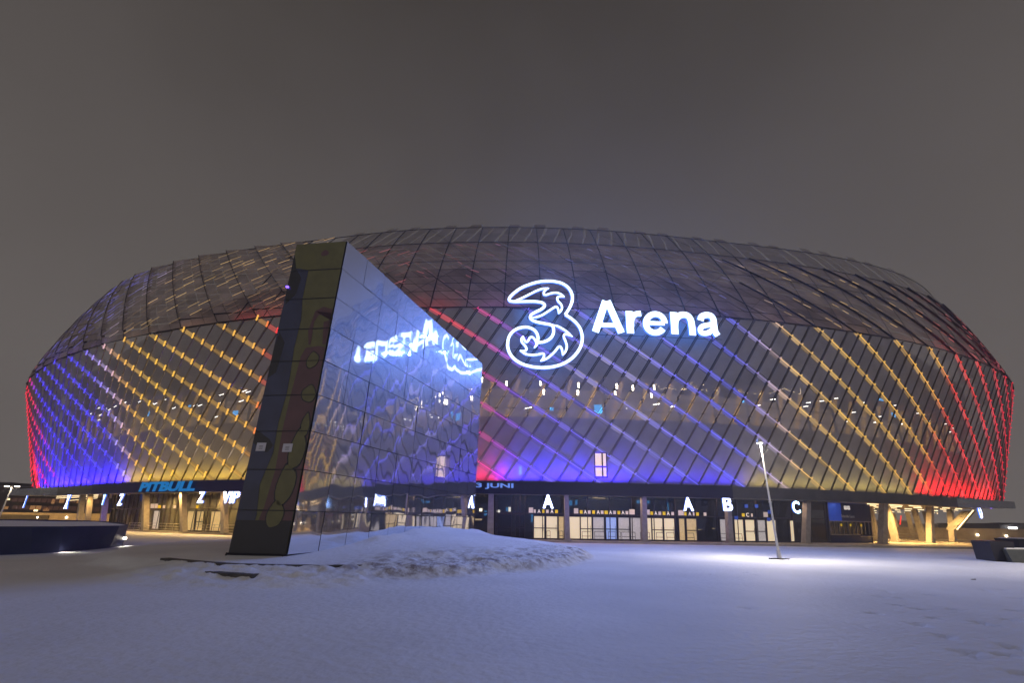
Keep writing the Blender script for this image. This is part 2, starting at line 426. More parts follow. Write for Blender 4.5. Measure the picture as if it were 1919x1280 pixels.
FEET = [at_z(px, py, 0)[:2] for px, py in ((1720, 1170), (1728, 1174), (1768, 1193), (1775, 1197), (1808, 1223), (1822, 1231), (1893, 1212), (1905, 1216), (1652, 1119), (1682, 1134), (1722, 1142), (1790, 1142), (1836, 1166), (1856, 1171), (1890, 1161), (1875, 1107), (1838, 1107), (1850, 1110), (1905, 1122), (1898, 1143), (1745, 1116), (1412, 1078), (1360, 1062), (1398, 1074), (1500, 1080), (1330, 1077), (1663, 1109), (1690, 1122), (1400, 1140), (1750, 1158), (1880, 1228), (1912, 1264), (1640, 1150))]
def ground_h(x, y):
    x = np.asarray(x, float); y = np.asarray(y, float)
    rr = np.sqrt(((x + 6.2) / np.where(x < -6.2, 15.5, 11.2)) ** 2 + ((y - 33) / np.where(y < 33, 16.6, 14)) ** 2)
    rr = rr + (vnoise(x, y, 1.6) - .5) * .035 + (vnoise(x, y, .5) - .5) * .015
    rt = smooth(-8.5, -3, x); q_ = np.clip(1 - rr ** 2, 0, 1)
    m = .31 * smooth(0, .075, 1 - rr) + (.5 + .36 * rt) * q_ ** (2 - .75 * rt)
    # stepped front, left half
    inx = smooth(-13.6, -11.5, x) * (1 - smooth(-4.8, -3.2, x))
    yk = np.interp(x, KX, KY)
    d = y - yk
    lump = vnoise(x, y, .35) * .6 + vnoise(x, y, .13) * .4
    back = np.maximum(.355, m)
    front = np.clip(.357 + .26 * (lump - .58) + d * .09, .0, .375)
    front = front * (1 - smooth(1.6, 3.6, -d)) + 0 * d
    st = np.where(d > .08, back, front)
    h = m * (1 - inx) + st * inx
    # rough heap in front and to the right of the slab
    heap = np.exp(-((rr - .86) / .14) ** 2) * smooth(-7.5, -3, x) * (1 - smooth(27, 33, y))
    rough = (vnoise(x, y, .9) - .5) * .22 + (vnoise(x, y, .4) - .5) * .13 + (vnoise(x, y, .17) - .5) * .06
    h = h + heap * (rough * .85 + .03) * smooth(0.02, .25, m)
    h = h + (vnoise(x, y, 1.3) - .5) * .05 * np.clip(m * 3, 0, 1) * (1 - inx)
    # snow banked up against the mirror face
    u_ = (x + 8.7) * math.sin(R(16.3)) + (y - 20.61) * math.cos(R(16.3)); w_ = (x + 8.7) * math.cos(R(16.3)) - (y - 20.61) * math.sin(R(16.3))
    h = h + (.30 + .25 * (vnoise(x, y, 1.1) - .5) + .10 * (vnoise(x, y, .3) - .5)) * np.exp(-((w_ - .9) / .95) ** 2) * smooth(1.2, 5.5, u_) * (1 - smooth(19, 24, u_))
    flat = (vnoise(x, y, 6) - .5) * .05 + (vnoise(x, y, 1.1) - .5) * .012
    h = h + flat * (1 - np.clip(m * 2, 0, 1)) * (y < 47)
    for i, (fx_, fy_) in enumerate(FEET):
        a = .5 + .3 * math.sin(i * 2.1); dx = (x - fx_) * math.cos(a) + (y - fy_) * math.sin(a); dy = -(x - fx_) * math.sin(a) + (y - fy_) * math.cos(a)
        q = (dx / .085) ** 2 + (dy / .17) ** 2
        h = h - .07 * np.exp(-q ** 2 * .6) + .015 * np.exp(-((np.sqrt(q) - 1.6) / .3) ** 2)
    return h
def ar(a, b, s): return list(np.arange(a, b, s))
gx = [-1500, -600, -250, -120, -70, -45, -35] + ar(-30, -15, .5) + ar(-15, 7.6, .11) + ar(7.6, 16, .09) + ar(16, 46, .6) + [46, 52, 60, 80, 120, 250, 600, 1500]
gy = [-200, -60, -20, -8, -2, 0, 1, 2, 3] + ar(3.5, 14, .09) + ar(14, 25, .11) + ar(25, 48, .3) + [48, 52, 60, 80, 120, 250, 600, 1800]
X, Y = np.meshgrid(gx, gy)
Z = ground_h(X, Y)
Z[(X < -40) | (X > 60) | (Y > 47) | (Y < 2)] = 0
nx, ny = len(gx), len(gy)
me = bpy.data.meshes.new('snow_ground')
verts = np.stack([X.ravel(), Y.ravel(), Z.ravel()], 1)
idx = np.arange(nx * ny).reshape(ny, nx)
F_ = np.stack([idx[:-1, :-1], idx[:-1, 1:], idx[1:, 1:], idx[1:, :-1]], -1).reshape(-1, 4)
me.from_pydata(verts.tolist(), [], F_.tolist()); me.materials.append(M['snow'])
me.polygons.foreach_set('use_smooth', [True] * len(me.polygons))
att = me.attributes.new('dirt', 'FLOAT', 'POINT')
_rr = np.sqrt(((X + 6.2) / np.where(X < -6.2, 15.5, 11.2)) ** 2 + ((Y - 33) / np.where(Y < 33, 16.6, 14)) ** 2)
dd = (np.exp(-((_rr - .93) / .055) ** 2) + .55 * np.exp(-((_rr - .80) / .10) ** 2)) * smooth(-7.5, -3.5, X) * (Y < 31) + .2 * np.exp(-(((X + 5) / 2.6) ** 2 + ((Y - 17) / .7) ** 2))
att.data.foreach_set('value', np.clip(dd, 0, 1).ravel().astype(np.float32))
me.update()
g = bpy.data.objects.new('snow_ground', me); C.objects.link(g)
tag(g, 'snow covered plaza with a trodden snow mound round the mirror slab', 'ground', kind='structure')

# two dark kerb edges that show through the snow
def kerb(pts, z, hgt, label):
    mb = MB()
    for a, b in zip(pts[:-1], pts[1:]):
        a = Vector((a[0], a[1], 0)); b = Vector((b[0], b[1], 0)); t = (b - a).normalized(); n = Vector((-t.y, t.x, 0))
        a, b = a + t * .0, b - t * .012
        q = [a, b, b + n * .3, a + n * .3]
        mb.hexa([p + Vector((0, 0, z - hgt)) for p in q], [p + Vector((0, 0, z)) for p in q])
    return tag(mb.build('stone_kerb', M['kerb']), label, 'kerb', 'kerbs round the mound')
kp = [tuple(np.array([np.interp(t, np.linspace(0, 1, len(KX)), KX), np.interp(t, np.linspace(0, 1, len(KX)), KY)])) for t in np.linspace(0.04, .84, 13)]
kerb(kp, .366, .4, 'long dark kerb edge showing through the snow below the mirror slab')
k2 = [tuple(at_z(px, py, .25)[:2]) for px, py in ((384, 1071.5), (405, 1073.5), (430, 1075), (455, 1076), (474, 1077))]
kerb(k2, .25, .27, 'short lower kerb edge poking out of the snow in front')
mb = MB(); c = at_z(1825, 1088, .0)
for i in range(6):
    a = i * 1.05; mb.hexa(*[[Vector((c[0] + .07 * math.cos(a) + .03 * math.cos(b), c[1] + .03 * math.sin(a) + .03 * math.sin(b), z)) for b in (0, 1.6, 3.1, 4.7)] for z in (-.03, .02 + .006 * i)])
tag(mb.build('debris_clump', M['grit']), 'small dark clump of debris lying on the snow at right', 'debris')

# ------------------------------------------------------------------ ARENA
ZW, ZB = 23.8, 5.55
LH = ZW - ZB
def low(s, D, out=0.0): return pt(s, 2.1 * D / LH, ZW - D, out)
KK = ([-110, -48, -25, 5, 30, 50, 100], [2.0, 1.87, 1.6, 1.57, 1.42, 1.3, 1.2])
def kst(a): return float(np.interp(a, *KK))
KB = .65
TOPS = [-132, -125, -118, -111, -104.5, -98, -92, -86, -80.5, -75, -69.5, -64.2, -59, -53.6, -48.2, -42.3, -36.3, -30.4, -24.7, -19.7, -14.5, -9.05, -3.9, 1.5, 6.9, 12.2, 18.5, 24.7, 30.6, 36.3, 42.3, 48.8, 55.2, 61.5, 67.5, 73.5, 79.5, 85.5, 91.5, 97.5, 104, 110, 116, 122, 128]
def sector(s, D):
    s = s + D * (float(np.interp(s, [-60, -40, 40, 55], [-.72, 0, 0, .32])))
    stops = [(-96, (1, .01, .05)), (-92, (1, .01, .05)), (-88, (.07, .04, 1)), (-65, (.08, .06, 1)), (-61, (.55, .42, .9)), (-56, (1, .50, .10)), (-50, (1, .56, .06)), (-30, (1, .50, .07)), (-28, (1, .03, .03)), (-5.5, (1, .03, .06)), (-2.5, (.7, .04, .35)), (1, (.20, .08, 1)), (8, (.20, .15, 1)), (13, (.34, .29, .95)), (18, (.18, .15, 1)), (25, (.10, .10, 1)), (29, (.6, .45, .7)), (32, (1, .60, .18)), (40, (1, .56, .07)), (58, (1, .50, .07)), (62, (1, .04, .02)), (80, (1, .01, .05))]
    xs = [q[0] for q in stops]
    return tuple(float(np.interp(s, xs, [q[1][i] for q in stops])) for i in range(3))
S_LO, S_HI = -128, 108
arena = thing('arena', pt(0, 0, 0), 'huge oval arena clad in lattice panels with red, blue and gold light strips', 'arena')
bars = []
b = S_LO - 10
while b < S_HI + 30:
    bars.append(b); b += float(np.interp(b, [-40, -22], [2.35, 1.86]))
def clip(poly, lo, hi):
    for axis_lo, lim in ((True, lo), (False, hi)):
        out = []
        for i in range(len(poly)):
            p, q = poly[i], poly[(i + 1) % len(poly)]
            ip = p[1] >= lim if axis_lo else p[1] <= lim; iq = q[1] >= lim if axis_lo else q[1] <= lim
            if ip: out.append(p)
            if ip != iq:
                f = (lim - p[1]) / (q[1] - p[1]); out.append((p[0] + f * (q[0] - p[0]), lim))
        poly = out
        if len(poly) < 3: return []
    return poly
def X_(a, k, b): D = (b - a) / (k + KB); return (a + k * D, D)
clad, fins = MB(), MB()
SW, BW = .60, .16
for i in range(len(TOPS) - 1):
    a0, a1 = TOPS[i], TOPS[i + 1]; k0, k1 = kst(a0), kst(a1)
    for b0, b1 in zip(bars[:-1], bars[1:]):
        q = [X_(a0 + SW, k0, b0 + BW), X_(a0 + SW, k0, b1 - BW), X_(a1 - SW, k1, b1 - BW), X_(a1 - SW, k1, b0 + BW)]
        q = clip(q, .0, LH - .02)
        if len(q) < 3 or max(p[0] for p in q) < S_LO or min(p[0] for p in q) > S_HI: continue
        j = random.uniform(-.05, .05)
        clad.poly([low(p[0], p[1], j) for p in q])
for b_ in bars:
    L_ = [(b_ - KB * D, D) for D in np.linspace(0, LH - .02, 6)]
    for p, q in zip(L_[:-1], L_[1:]):
        if min(p[0], q[0]) < S_LO or max(p[0], q[0]) > S_HI: continue
        A, B = low(*p), low(*q); t, n = frame(p[0])
        fins.hexa([A - t * .03 - n * .12, B - t * .03 - n * .12, B + t * .03 - n * .12, A + t * .03 - n * .12], [A - t * .03 + n * .10, B - t * .03 + n * .10, B + t * .03 + n * .10, A + t * .03 + n * .10])
clad.build('lattice_cladding', M['clad'], arena)
fins.build('cladding_fins', M['fin'], arena)
for a0 in TOPS:
    k0 = kst(a0); mb = MB()
    ns = [b_ for b_ in bars if 0 <= X_(a0, k0, b_)[1] <= LH]
    lo_, hi_ = bars.index(ns[0]) - 1, bars.index(ns[-1]) + 1
    if a0 + k0 * LH < S_LO or a0 > S_HI: continue
    for b0, b1 in zip(bars[lo_:hi_], bars[lo_ + 1:hi_ + 1]):
        for part_, hw, oo in ((0, SW - .07, .0), (1, .055, .12)):
            gp = .20 if part_ == 0 else .0
            q = [X_(a0 - hw, k0, b0 + gp), X_(a0 - hw, k0, b1 - gp), X_(a0 + hw, k0, b1 - gp), X_(a0 + hw, k0, b0 + gp)]
            q = clip(q, 0, LH - .02)
            if len(q) < 3: continue
            mb.cur = part_; s_, D_ = np.mean([p[0] for p in q]), np.mean([p[1] for p in q])
            c_ = sector(s_, D_)
            v_ = random.choice([.55, .8, 1.0, 1.0, 1.25, 1.35])
            if part_ == 0 and 6 < s_ < 16 and D_ < 13 and random.random() < .6: c_ = (.50, .42, .85)
            if part_ == 0 and -60 < s_ < 60: v_ *= .8
            if s_ < -22: v_ *= .8
            if part_ == 1 and -58 < s_ < -22: v_ *= .55
            if part_ == 0: c_ = tuple(x * .74 + .10 for x in c_)
            mb.c = tuple(x * v_ for x in c_)
            if part_ == 0: mb.poly([low(p[0], p[1], oo) for p in q])
            else:
                t, n = frame(s_); mb.slab([low(p[0], p[1], oo) for p in q], n, .04)
    for b_ in ns:
        s_, D_ = X_(a0, k0, b_)
        if D_ > LH - .4: continue
        t, n = frame(s_); P = low(s_, D_, .16); mb.cur = 1; c_ = sector(s_, D_); mb.c = tuple(x * (1.3 if s_ < -25 else .9) for x in c_)
        hh = .42 if s_ < -22 else .13; ww = .06
        mb.slab([P + t * ww - Vector((0, 0, hh * .6)), P + t * (ww + .12) + Vector((0, 0, hh)), P - t * (ww - .12) + Vector((0, 0, hh)), P - t * ww - Vector((0, 0, hh * .6))], n, .14)
    mb.build('light_strip', [M['panel_glow'], M['led_core']], arena, led=True)

# inclined upper skin
def upc(s, wv, out=0.0):
    # bezier profile from the widest level up to the rim
    p0, p1, p2 = (0, ZW), (3.6, 33.2), (10.4, 41.2)
    a, b2, c2 = (1 - wv) ** 2, 2 * wv * (1 - wv), wv * wv
    gg = 1 - .42 * sstep(25, 80, abs(s))
    o = (p0[0] * a + p1[0] * b2 + p2[0] * c2) * gg; z = p0[1] * a + p1[1] * b2 + p2[1] * c2
    return pt(s, o - out * .85, z + out * .5)
up, rim, seam, glint = MB(), MB(), MB(), MB()
ROWS = [0.0, .07, .44, .70]
SP = 4.1
KU = 20.0
sv = list(np.arange(S_LO, S_HI, SP))
ridges = MB()
WR_ = list(np.linspace(0, 1, 15))
for a0, a1 in zip(TOPS[:-1], TOPS[1:]):
    ridges = MB()
    for w0, w1 in zip(WR_[:-1], WR_[1:]):
        sm_ = (a0 + a1) / 2 - KU * (w0 + w1) / 2
        if sm_ < S_LO - 4 or sm_ > S_HI + 4: continue
        if w1 > .72 and sm_ > -32: continue
        nsub = 3
        saw = float(np.interp(sm_, [-60, -30, -20, 28, 40, 70], [.55, .42, .05, .05, .15, .26])) * min(1, w1 * 6 + .2)
        for q in range(nsub):
            f0, f1 = q / nsub, (q + 1) / nsub
            S = lambda f, w: a0 + (a1 - a0) * f - KU * w
            j = random.uniform(-.03, .03); g_ = .03
            up.poly([upc(S(f0, w0) + g_, w0 + .0015, saw * (1 - f0) + j), upc(S(f1, w0) - g_, w0 + .0015, saw * (1 - f1) + j), upc(S(f1, w1) - g_, w1 - .0015, saw * (1 - f1) + j), upc(S(f0, w1) + g_, w1 - .0015, saw * (1 - f0) + j)])
        if saw / min(1, w1 * 6 + .2) < .09: continue
        ridges.poly([upc(a0 - KU * w0, w0, -.1), upc(a0 - KU * w1, w1, -.1), upc(a0 - KU * w1, w1, saw + .06), upc(a0 - KU * w0, w0, saw + .06)])
        ridges.poly([upc(a0 - KU * w0 + .0, w0, saw + .06), upc(a0 - KU * w1 + .0, w1, saw + .06), upc(a0 - KU * w1 + .09, w1, saw + .05), upc(a0 - KU * w0 + .09, w0, saw + .05)])
    if ridges.f: ridges.build('skin_ridge', M['seam'], arena)
for i, si in enumerate(np.arange(S_LO, S_HI, 2.05)):
    # rim panels with open slanting gaps and uneven top tabs
    if si < -30: continue
    sl = -float(np.interp(si, [-60, -30, 20, 40, 60], [2.1, 2.0, 1.1, 0.2, -.8]))
    sl = -sl
    hh = 1.0 + (.075 if (i % 5) in (1, 3) else 0.0) + random.uniform(0, .012)
    g0, j = .30, random.uniform(-.08, .08)
    k1 = [(si + g0, .70), (si + 2.05, .70), (si + 2.05 + sl * .55, .84), (si + 2.05 + sl * .62, .87), (si + 2.05 + sl * 1.15, hh), (si + g0 + sl * 1.15, hh), (si + g0 + sl * .62, .87), (si + g0 + sl * .55, .84)]
    rim.poly([upc(p[0], p[1], j) for p in (k1[0], k1[1], k1[2], k1[7])])
    rim.poly([upc(p[0] + .16, p[1], j) for p in (k1[7], k1[2], k1[3], k1[6])])
    rim.poly([upc(p[0] + .1, p[1], j) for p in (k1[6], k1[3], k1[4], k1[5])])
def srod(a, b, r=.07, out=.12, n=5):
    P = [upc(a[0] + (b[0] - a[0]) * f, a[1] + (b[1] - a[1]) * f, out) for f in np.linspace(0, 1, n)]
    seam.tube(P, r, 5, cap=False)
for i, si in enumerate(sv):
    if -34 < si < 34:
        srod((si, .0), (si + .15, .99), .06, .14, 9)
        if i % 2 == 0: srod((si, .07), (si + SP * 2, .44), .018)
        if i % 3 == 1: srod((si + 2 * SP, .44), (si, .99), .025, .05)
    elif si > 0: srod((si, .0), (si + 2.5, .70), .025, .2, 7)
for wv, r_ in ((.0, .06), (.44, .03), (.70, .045), (.985, .06)):
    for s_ in np.arange(S_LO, S_HI, 4.0):
        if s_ < -32 and 0 < wv < .98: continue
        srod((s_, wv), (s_ + 4.0, wv), r_, .16, 3)
# glints of strip light on the upper skin, painted as glowing dashes
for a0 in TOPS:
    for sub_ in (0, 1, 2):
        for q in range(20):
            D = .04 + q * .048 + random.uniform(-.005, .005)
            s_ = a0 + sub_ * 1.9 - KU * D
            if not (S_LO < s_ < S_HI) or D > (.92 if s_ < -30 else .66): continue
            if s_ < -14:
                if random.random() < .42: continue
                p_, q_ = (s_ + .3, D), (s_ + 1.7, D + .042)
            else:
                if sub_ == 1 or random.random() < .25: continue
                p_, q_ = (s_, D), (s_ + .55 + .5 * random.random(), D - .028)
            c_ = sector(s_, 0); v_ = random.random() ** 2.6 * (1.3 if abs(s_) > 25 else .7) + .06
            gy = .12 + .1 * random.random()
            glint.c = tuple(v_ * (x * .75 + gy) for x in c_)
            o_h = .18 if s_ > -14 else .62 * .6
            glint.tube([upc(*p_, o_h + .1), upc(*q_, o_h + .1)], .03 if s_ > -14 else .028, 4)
up.build('upper_cladding', M['clad_up'], arena)
rim.build('rim_panels', M['clad_top'], arena)
seam.build('upper_frame', M['seam'], arena)
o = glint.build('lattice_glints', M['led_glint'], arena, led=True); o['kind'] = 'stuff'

# inner drum, concourse band, roof
def band(mb, off0, z0, off1, z1, s0=S_LO - 10, s1=S_HI + 10, st=3.0):
    n = max(2, int((s1 - s0) / st)); ss = np.linspace(s0, s1, n)
    for a, b in zip(ss[:-1], ss[1:]): mb.poly([pt(a, off0, z0), pt(b, off0, z0), pt(b, off1, z1), pt(a, off1, z1)])
mb = MB(); band(mb, 5.6, 5.5, 5.6, 12.9); band(mb, 5.6, 12.9, 12.5, 12.9); mb.build('inner_wall', M['drum'], arena)
mb = MB(); band(mb, 5.6, 18.0, 12.5, 18.0); mb.build('concourse_ceiling', M['drum'], arena)
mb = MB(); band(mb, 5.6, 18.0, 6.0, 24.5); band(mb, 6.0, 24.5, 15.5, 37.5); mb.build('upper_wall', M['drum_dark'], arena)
mb = MB(); band(mb, 12.5, 12.9, 12.5, 18.0); mb.build('concourse_wall', M['room_glow'], arena)
mb = MB()
ring = [pt(s, 15.4, 37.4) for s in np.arange(0, PER, 6)]
mb.poly(ring); mb.build('roof', M['roof'], arena)
mb = MB()
for s_ in np.arange(-90, 86, 4.6):
    t, n = frame(s_)
    mb.box(pt(s_, 5.6, 15.45), .10, .25, 5.1, math.atan2(t.y, t.x))
for z_ in (13.9, 15.2, 17.9):
    for s_ in np.arange(-96, 92, 4.0): mb.tube([pt(s_, 5.5, z_), pt(s_ + 4.0, 5.5, z_)], .05, 5)
mb.build('concourse_mullions', M['seam'], arena)
mb = MB()
for i, s_ in enumerate(np.arange(-100, 100, 3.3)):
    t, n = frame(s_)
    sl = .8
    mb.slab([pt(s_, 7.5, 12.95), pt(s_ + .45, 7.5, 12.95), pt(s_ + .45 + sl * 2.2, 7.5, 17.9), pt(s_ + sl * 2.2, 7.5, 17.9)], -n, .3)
mb.build('raking_beams', M['beam_glow'], arena)
# concourse lamps: (pixel x, pixel y, kind)
LAMPS = [(949, 719, 'v'), (1013, 718, 'v'), (1019, 735, 'v'), (1084, 722, 'v'), (1083, 736, 'v'), (1156, 724, 'v'), (1153, 738, 'v'), (1186, 727, 'v'), (1226, 726, 'v'), (1221, 741, 'v'),
         (903, 712, 'v'), (1262, 762, 'h'), (1230, 758, 'h'), (1180, 765, 'h'), (990, 765, 'h'),
         (1448, 749, 'h'), (1420, 760, 'h'), (1540, 752, 'h'), (1567, 747, 'h'), (1515, 755, 'h'), (1510, 762, 'h'), (1617, 755, 'h'), (1678, 760, 'h'), (1600, 773, 'h'), (1650, 781, 'h'), (1720, 775, 'h'), (1590, 790, 'h'), (1640, 792, 'h'), (1690, 795, 'h'), (1772, 795, 'h'), (1785, 803, 'h'), (1781, 810, 'h'), (1740, 790, 'h'),
         (415, 740, 'h'), (465, 735, 'h'), (458, 733, 'h'), (414, 755, 'h'), (375, 760, 'h'), (366, 760, 'h'), (452, 752, 'h'), (326, 765, 'h'), (285, 758, 'h'), (291, 757, 'h'), (216, 762, 'h'), (234, 755, 'h'), (240, 761, 'h'), (205, 768, 'h'), (188, 778, 'h'), (170, 776, 'h'), (186, 787, 'h'), (212, 782, 'h'), (404, 782, 'h'), (185, 765, 'h'), (198, 767, 'h'), (308, 750, 'h'), (262, 753, 'h'), (140, 789, 'h')]
for px, py, kd in LAMPS:
    s_, z_ = hit(px, py, 5.0); t, n = frame(s_); P = pt(s_, 5.0, z_); mb = MB()
    if kd == 'v': mb.tube([P - Vector((0, 0, .28)), P + Vector((.0, 0, .28))], .11, 8)
    else: mb.tube([P - t * .38 - Vector((0, 0, .05)), P + t * .38 + Vector((0, 0, .08))], .055, 6)
    mb.build('concourse_lamp', M['warm_dot' if kd == 'v' else 'white_dot'], arena)
for px, py, a_, b_2 in ((1121, 767, .9, 1.0), (277, 776, .9, .7), (356, 761, .5, .25), (441, 776, .9, .8), (1650, 749, 1.3, .3), (1393, 753, .25, .25), (1034, 767, .4, .35), (975, 882, .25, .9), (1674, 778, .9, .6)):
    s_, z_ = hit(px, py, 5.0); t, n = frame(s_); P = pt(s_, 5.0, z_); mb = MB(); mb.slab([P - t * a_ / 2 - Vector((0, 0, b_2 / 2)), P + t * a_ / 2 - Vector((0, 0, b_2 / 2)), P + t * a_ / 2 + Vector((0, 0, b_2 / 2)), P - t * a_ / 2 + Vector((0, 0, b_2 / 2))], n, .06)
    mb.build('info_screen', M['cyan_dot'], arena)
# strings of small lamps hanging in loops inside the concourse
for pts_ in ([(1222, 742), (1227, 722), (1232, 719), (1237, 730), (1252, 727), (1270, 731), (1283, 730), (1300, 727), (1320, 732)], [(1276, 728), (1290, 729), (1298, 716), (1292, 722), (1310, 731), (1320, 719), (1325, 735)], [(1335, 748), (1343, 742), (1347, 733), (1341, 731)], [(1376, 730), (1390, 735), (1410, 738), (1440, 738), (1462, 731), (1470, 728), (1478, 732), (1490, 736), (1500, 729), (1501, 737), (1496, 739)]):
    mb = MB(); P = [pt(*[(q[0], 4.6, q[1]) for q in [hit(px, py, 4.6)]][0]) for px, py in pts_]
    mb.tube(P, .012, 4); fw = mb.build('festoon_wire', M['seam'], arena)
    for p, q in zip(P[:-1], P[1:]):
        for f in (.15, .5, .8):
            if random.random() < .3: continue
            c_ = p + (q - p) * f; d_ = (q - p).normalized() * random.uniform(.05, .16) + Vector((0, 0, random.uniform(-.1, .1)))
            mb = MB(); mb.tube([c_ - d_, c_ + d_], .022, 5); mb.build('festoon_lamp', M['warm_dim'], fw)
# small lit window low on the facade
s_, z_ = hit(1125, 872, 1.6); t, n = frame(s_)
mb = MB(); mb.slab([pt(s_ - .62, 1.75, z_ - 1.15), pt(s_ + .62, 1.75, z_ - 1.15), pt(s_ + .62, 1.45, z_ + 1.15), pt(s_ - .62, 1.45, z_ + 1.15)], n, .05)
wn = mb.build('lit_window', M['window_lit'], arena)
mb = MB()
for a_, b_2, c_, d_ in ((-.68, -.56, -1.2, 1.2), (.1, .24, -1.2, 1.2), (.56, .68, -1.2, 1.2), (-.68, .68, -.25, -.12), (-.68, .68, -1.25, -1.13), (-.68, .68, 1.13, 1.25)):
    mb.slab([pt(s_ + a_, 1.6, z_ + c_, .1), pt(s_ + b_2, 1.6, z_ + c_, .1), pt(s_ + b_2, 1.45, z_ + d_, .1), pt(s_ + a_, 1.45, z_ + d_, .1)], n, .05)
mb.build('window_frame', M['frame'], wn)

# canopy: roof deck, fascia, soffit
ZF0, ZF1 = 4.38, 5.46
CAN_L, CAN_R = -80, 68
mb = MB()
band(mb, .95, ZF0, .85, ZF1, CAN_L, CAN_R, 2.0)
band(mb, .85, ZF1, 4.0, ZF1 + .02, CAN_L, CAN_R, 2.0)
band(mb, .95, ZF0, 1.3, ZF0 - .02, CAN_L, CAN_R, 2.0)
mb.build('canopy_fascia', M['fascia'], arena)
mb = MB(); band(mb, 1.3, ZF0 - .02, 44, ZF0 + .1, CAN_L, CAN_R, 2.5); mb.build('canopy_soffit', M['soffit'], arena)
for s0_, s1_, sg in ((CAN_R - 8, CAN_R + 5, 1), (CAN_L + 8, CAN_L - 9, -1)):      # polished upturned tips
    mb = MB(); N_ = 10
    prev = None
    for i in range(N_ + 1):
        f = i / N_; s_ = s0_ + (s1_ - s0_) * f
        o = .97 - 2.3 * f ** .8; zz0 = ZF0 + .12 * f * f; zz1 = ZF1 - .08 * f
        cur = (pt(s_, o, zz0), pt(s_, o - .1, zz1), pt(s_, o + 6 * (1 - .6 * f), zz1), pt(s_, o + 6 * (1 - .6 * f), zz0))
        if prev:
            for a in range(4): b2 = (a + 1) % 4; mb.poly([prev[a], cur[a], cur[b2], prev[b2]])
        prev = cur
    mb.poly(prev)
    mb.build('canopy_tip', M['fascia_end'], arena)
# bright lip under the screens + thin violet edge light
mb = MB()
for s_ in np.arange(CAN_L + 2, 34, 4.0): mb.tube([pt(s_, .93, ZF0 - .03, .03), pt(s_ + 4.0, .93, ZF0 - .03, .03)], .03, 5)
mb.build('canopy_drip_edge', M['steel'], arena)

# wall washers on the canopy deck
def washer(s_, power, col, up_=1.0):
    t, n = frame(s_)
    P = pt(s_, 1.15, ZF1 + .25)
    area('facade_uplight', P, -n * .55 + Vector((0, 0, up_)), 4.4, .2, power, col, arena, 150, xdir=t)
for s_ in np.arange(-92, -53, 4.6): washer(s_, 620 if s_ > -80 else 300, (.03, .012, 1) if s_ > -91 else (1, .02, .05))
for s_ in np.arange(-51, -26, 4.6): washer(s_, 75, (1, .62, .06))
washer(-6.5, 150, (1, .03, .05)); washer(-2.8, 120, (1, .02, .15))
for s_ in np.arange(1, 24, 4.4): washer(s_, 430 if s_ < 13 else 120, (.035, .014, 1), 1.5)
for s_ in np.arange(27, 53, 4.6): washer(s_, 30, (1, .75, .15))
for s_ in np.arange(55, 80, 4.6): washer(s_, 320, (1, .01, .01), 1.9)
for s_, pw, c_ in [(-84, 40, (.1, .05, 1)), (-76, 40, (.1, .05, 1)), (-68, 34, (.15, .08, 1)), (-60, 22, (.3, .2, .9)), (-50, 14, (1, .55, .2)), (-40, 14, (1, .5, .2)), (-31, 55, (1, .05, .04)), (-25, 55, (1, .05, .04)), (-17, 40, (1, .05, .04)), (-9, 50, (1, .08, .08)), (-1, 36, (.5, .1, .7)), (7, 40, (.22, .12, 1)), (15, 40, (.2, .15, 1)), (23, 36, (.22, .15, 1)), (32, 16, (.7, .45, .6)), (42, 14, (1, .6, .3)), (52, 16, (1, .5, .2)), (60, 36, (1, .04, .04)), (68, 40, (1, .03, .04)), (76, 40, (1, .03, .1))]:
    t, n = frame(s_); area('skin_uplight', pt(s_, -.9, ZW + .1), n * -.45 + Vector((0, 0, 1)), 5.5, .12, pw, c_, arena, 160, xdir=t)
# fill lights added between skin and drum to brighten the cladding
for s_ in np.arange(-62, 66, 6.5):
    c_ = (.80, .66, 1) if -6 < s_ < 27 else ((1, .85, .66) if s_ > 0 else (.9, .75, .62)); t, n = frame(s_)
    area('gap_light', pt(s_, 3.9, 6.2), -n * .12 + Vector((0, 0, 1)), 6.0, .25, 110 if -6 < s_ < 27 else 75, c_, arena, 175, xdir=t)
# violet light spilling between skin and drum, upper left
for s_, z_ in ((-42, 20.5), (-37, 20), (-33, 18), (-30, 21)):
    t, n = frame(s_); area('gap_light', pt(s_, 1.2, z_ - 2.5), -n + Vector((0, 0, .8)), 3, .6, 70, (.16, .08, 1), arena, 170, xdir=t)
t, n = frame(-29); area('gap_light', pt(-29, 2.0, 26), -n + Vector((0, 0, .5)), 4, 2, 50, (1, .05, .03), arena, 170, xdir=t)

# paved apron
mb = MB()
front = [(-120, 112), (-80, 92), (-62, 74.5), (-50, 65.5), (-41.3, 60.2), (-29.4, 54.6), (-18, 51.4), (-7, 50.0), (8, 49.4), (19.8, 49.6), (30, 49.6), (45, 50.4), (62, 54.5), (90, 61)]
sub = []
for (a, b), (c_, d_) in zip(front[:-1], front[1:]):
    for f in (0, .25, .5, .75): sub.append((a + (c_ - a) * f, b + (d_ - b) * f))
sub.append(front[-1])
for (a, b), (c_, d_) in zip(sub[:-1], sub[1:]):
    mb.poly([(a, b, .16), (c_, d_, .16), (c_ * 1.02, d_ + 90, .16), (a * 1.02, b + 90, .16)])
    mb.poly([(a, b - .05, -.1), (c_, d_ - .05, -.1), (c_, d_, .16), (a, b, .16)])
o = mb.build('paved_apron', M['paving']); tag(o, 'paved concrete apron under the arena canopy', 'pavement', kind='structure')

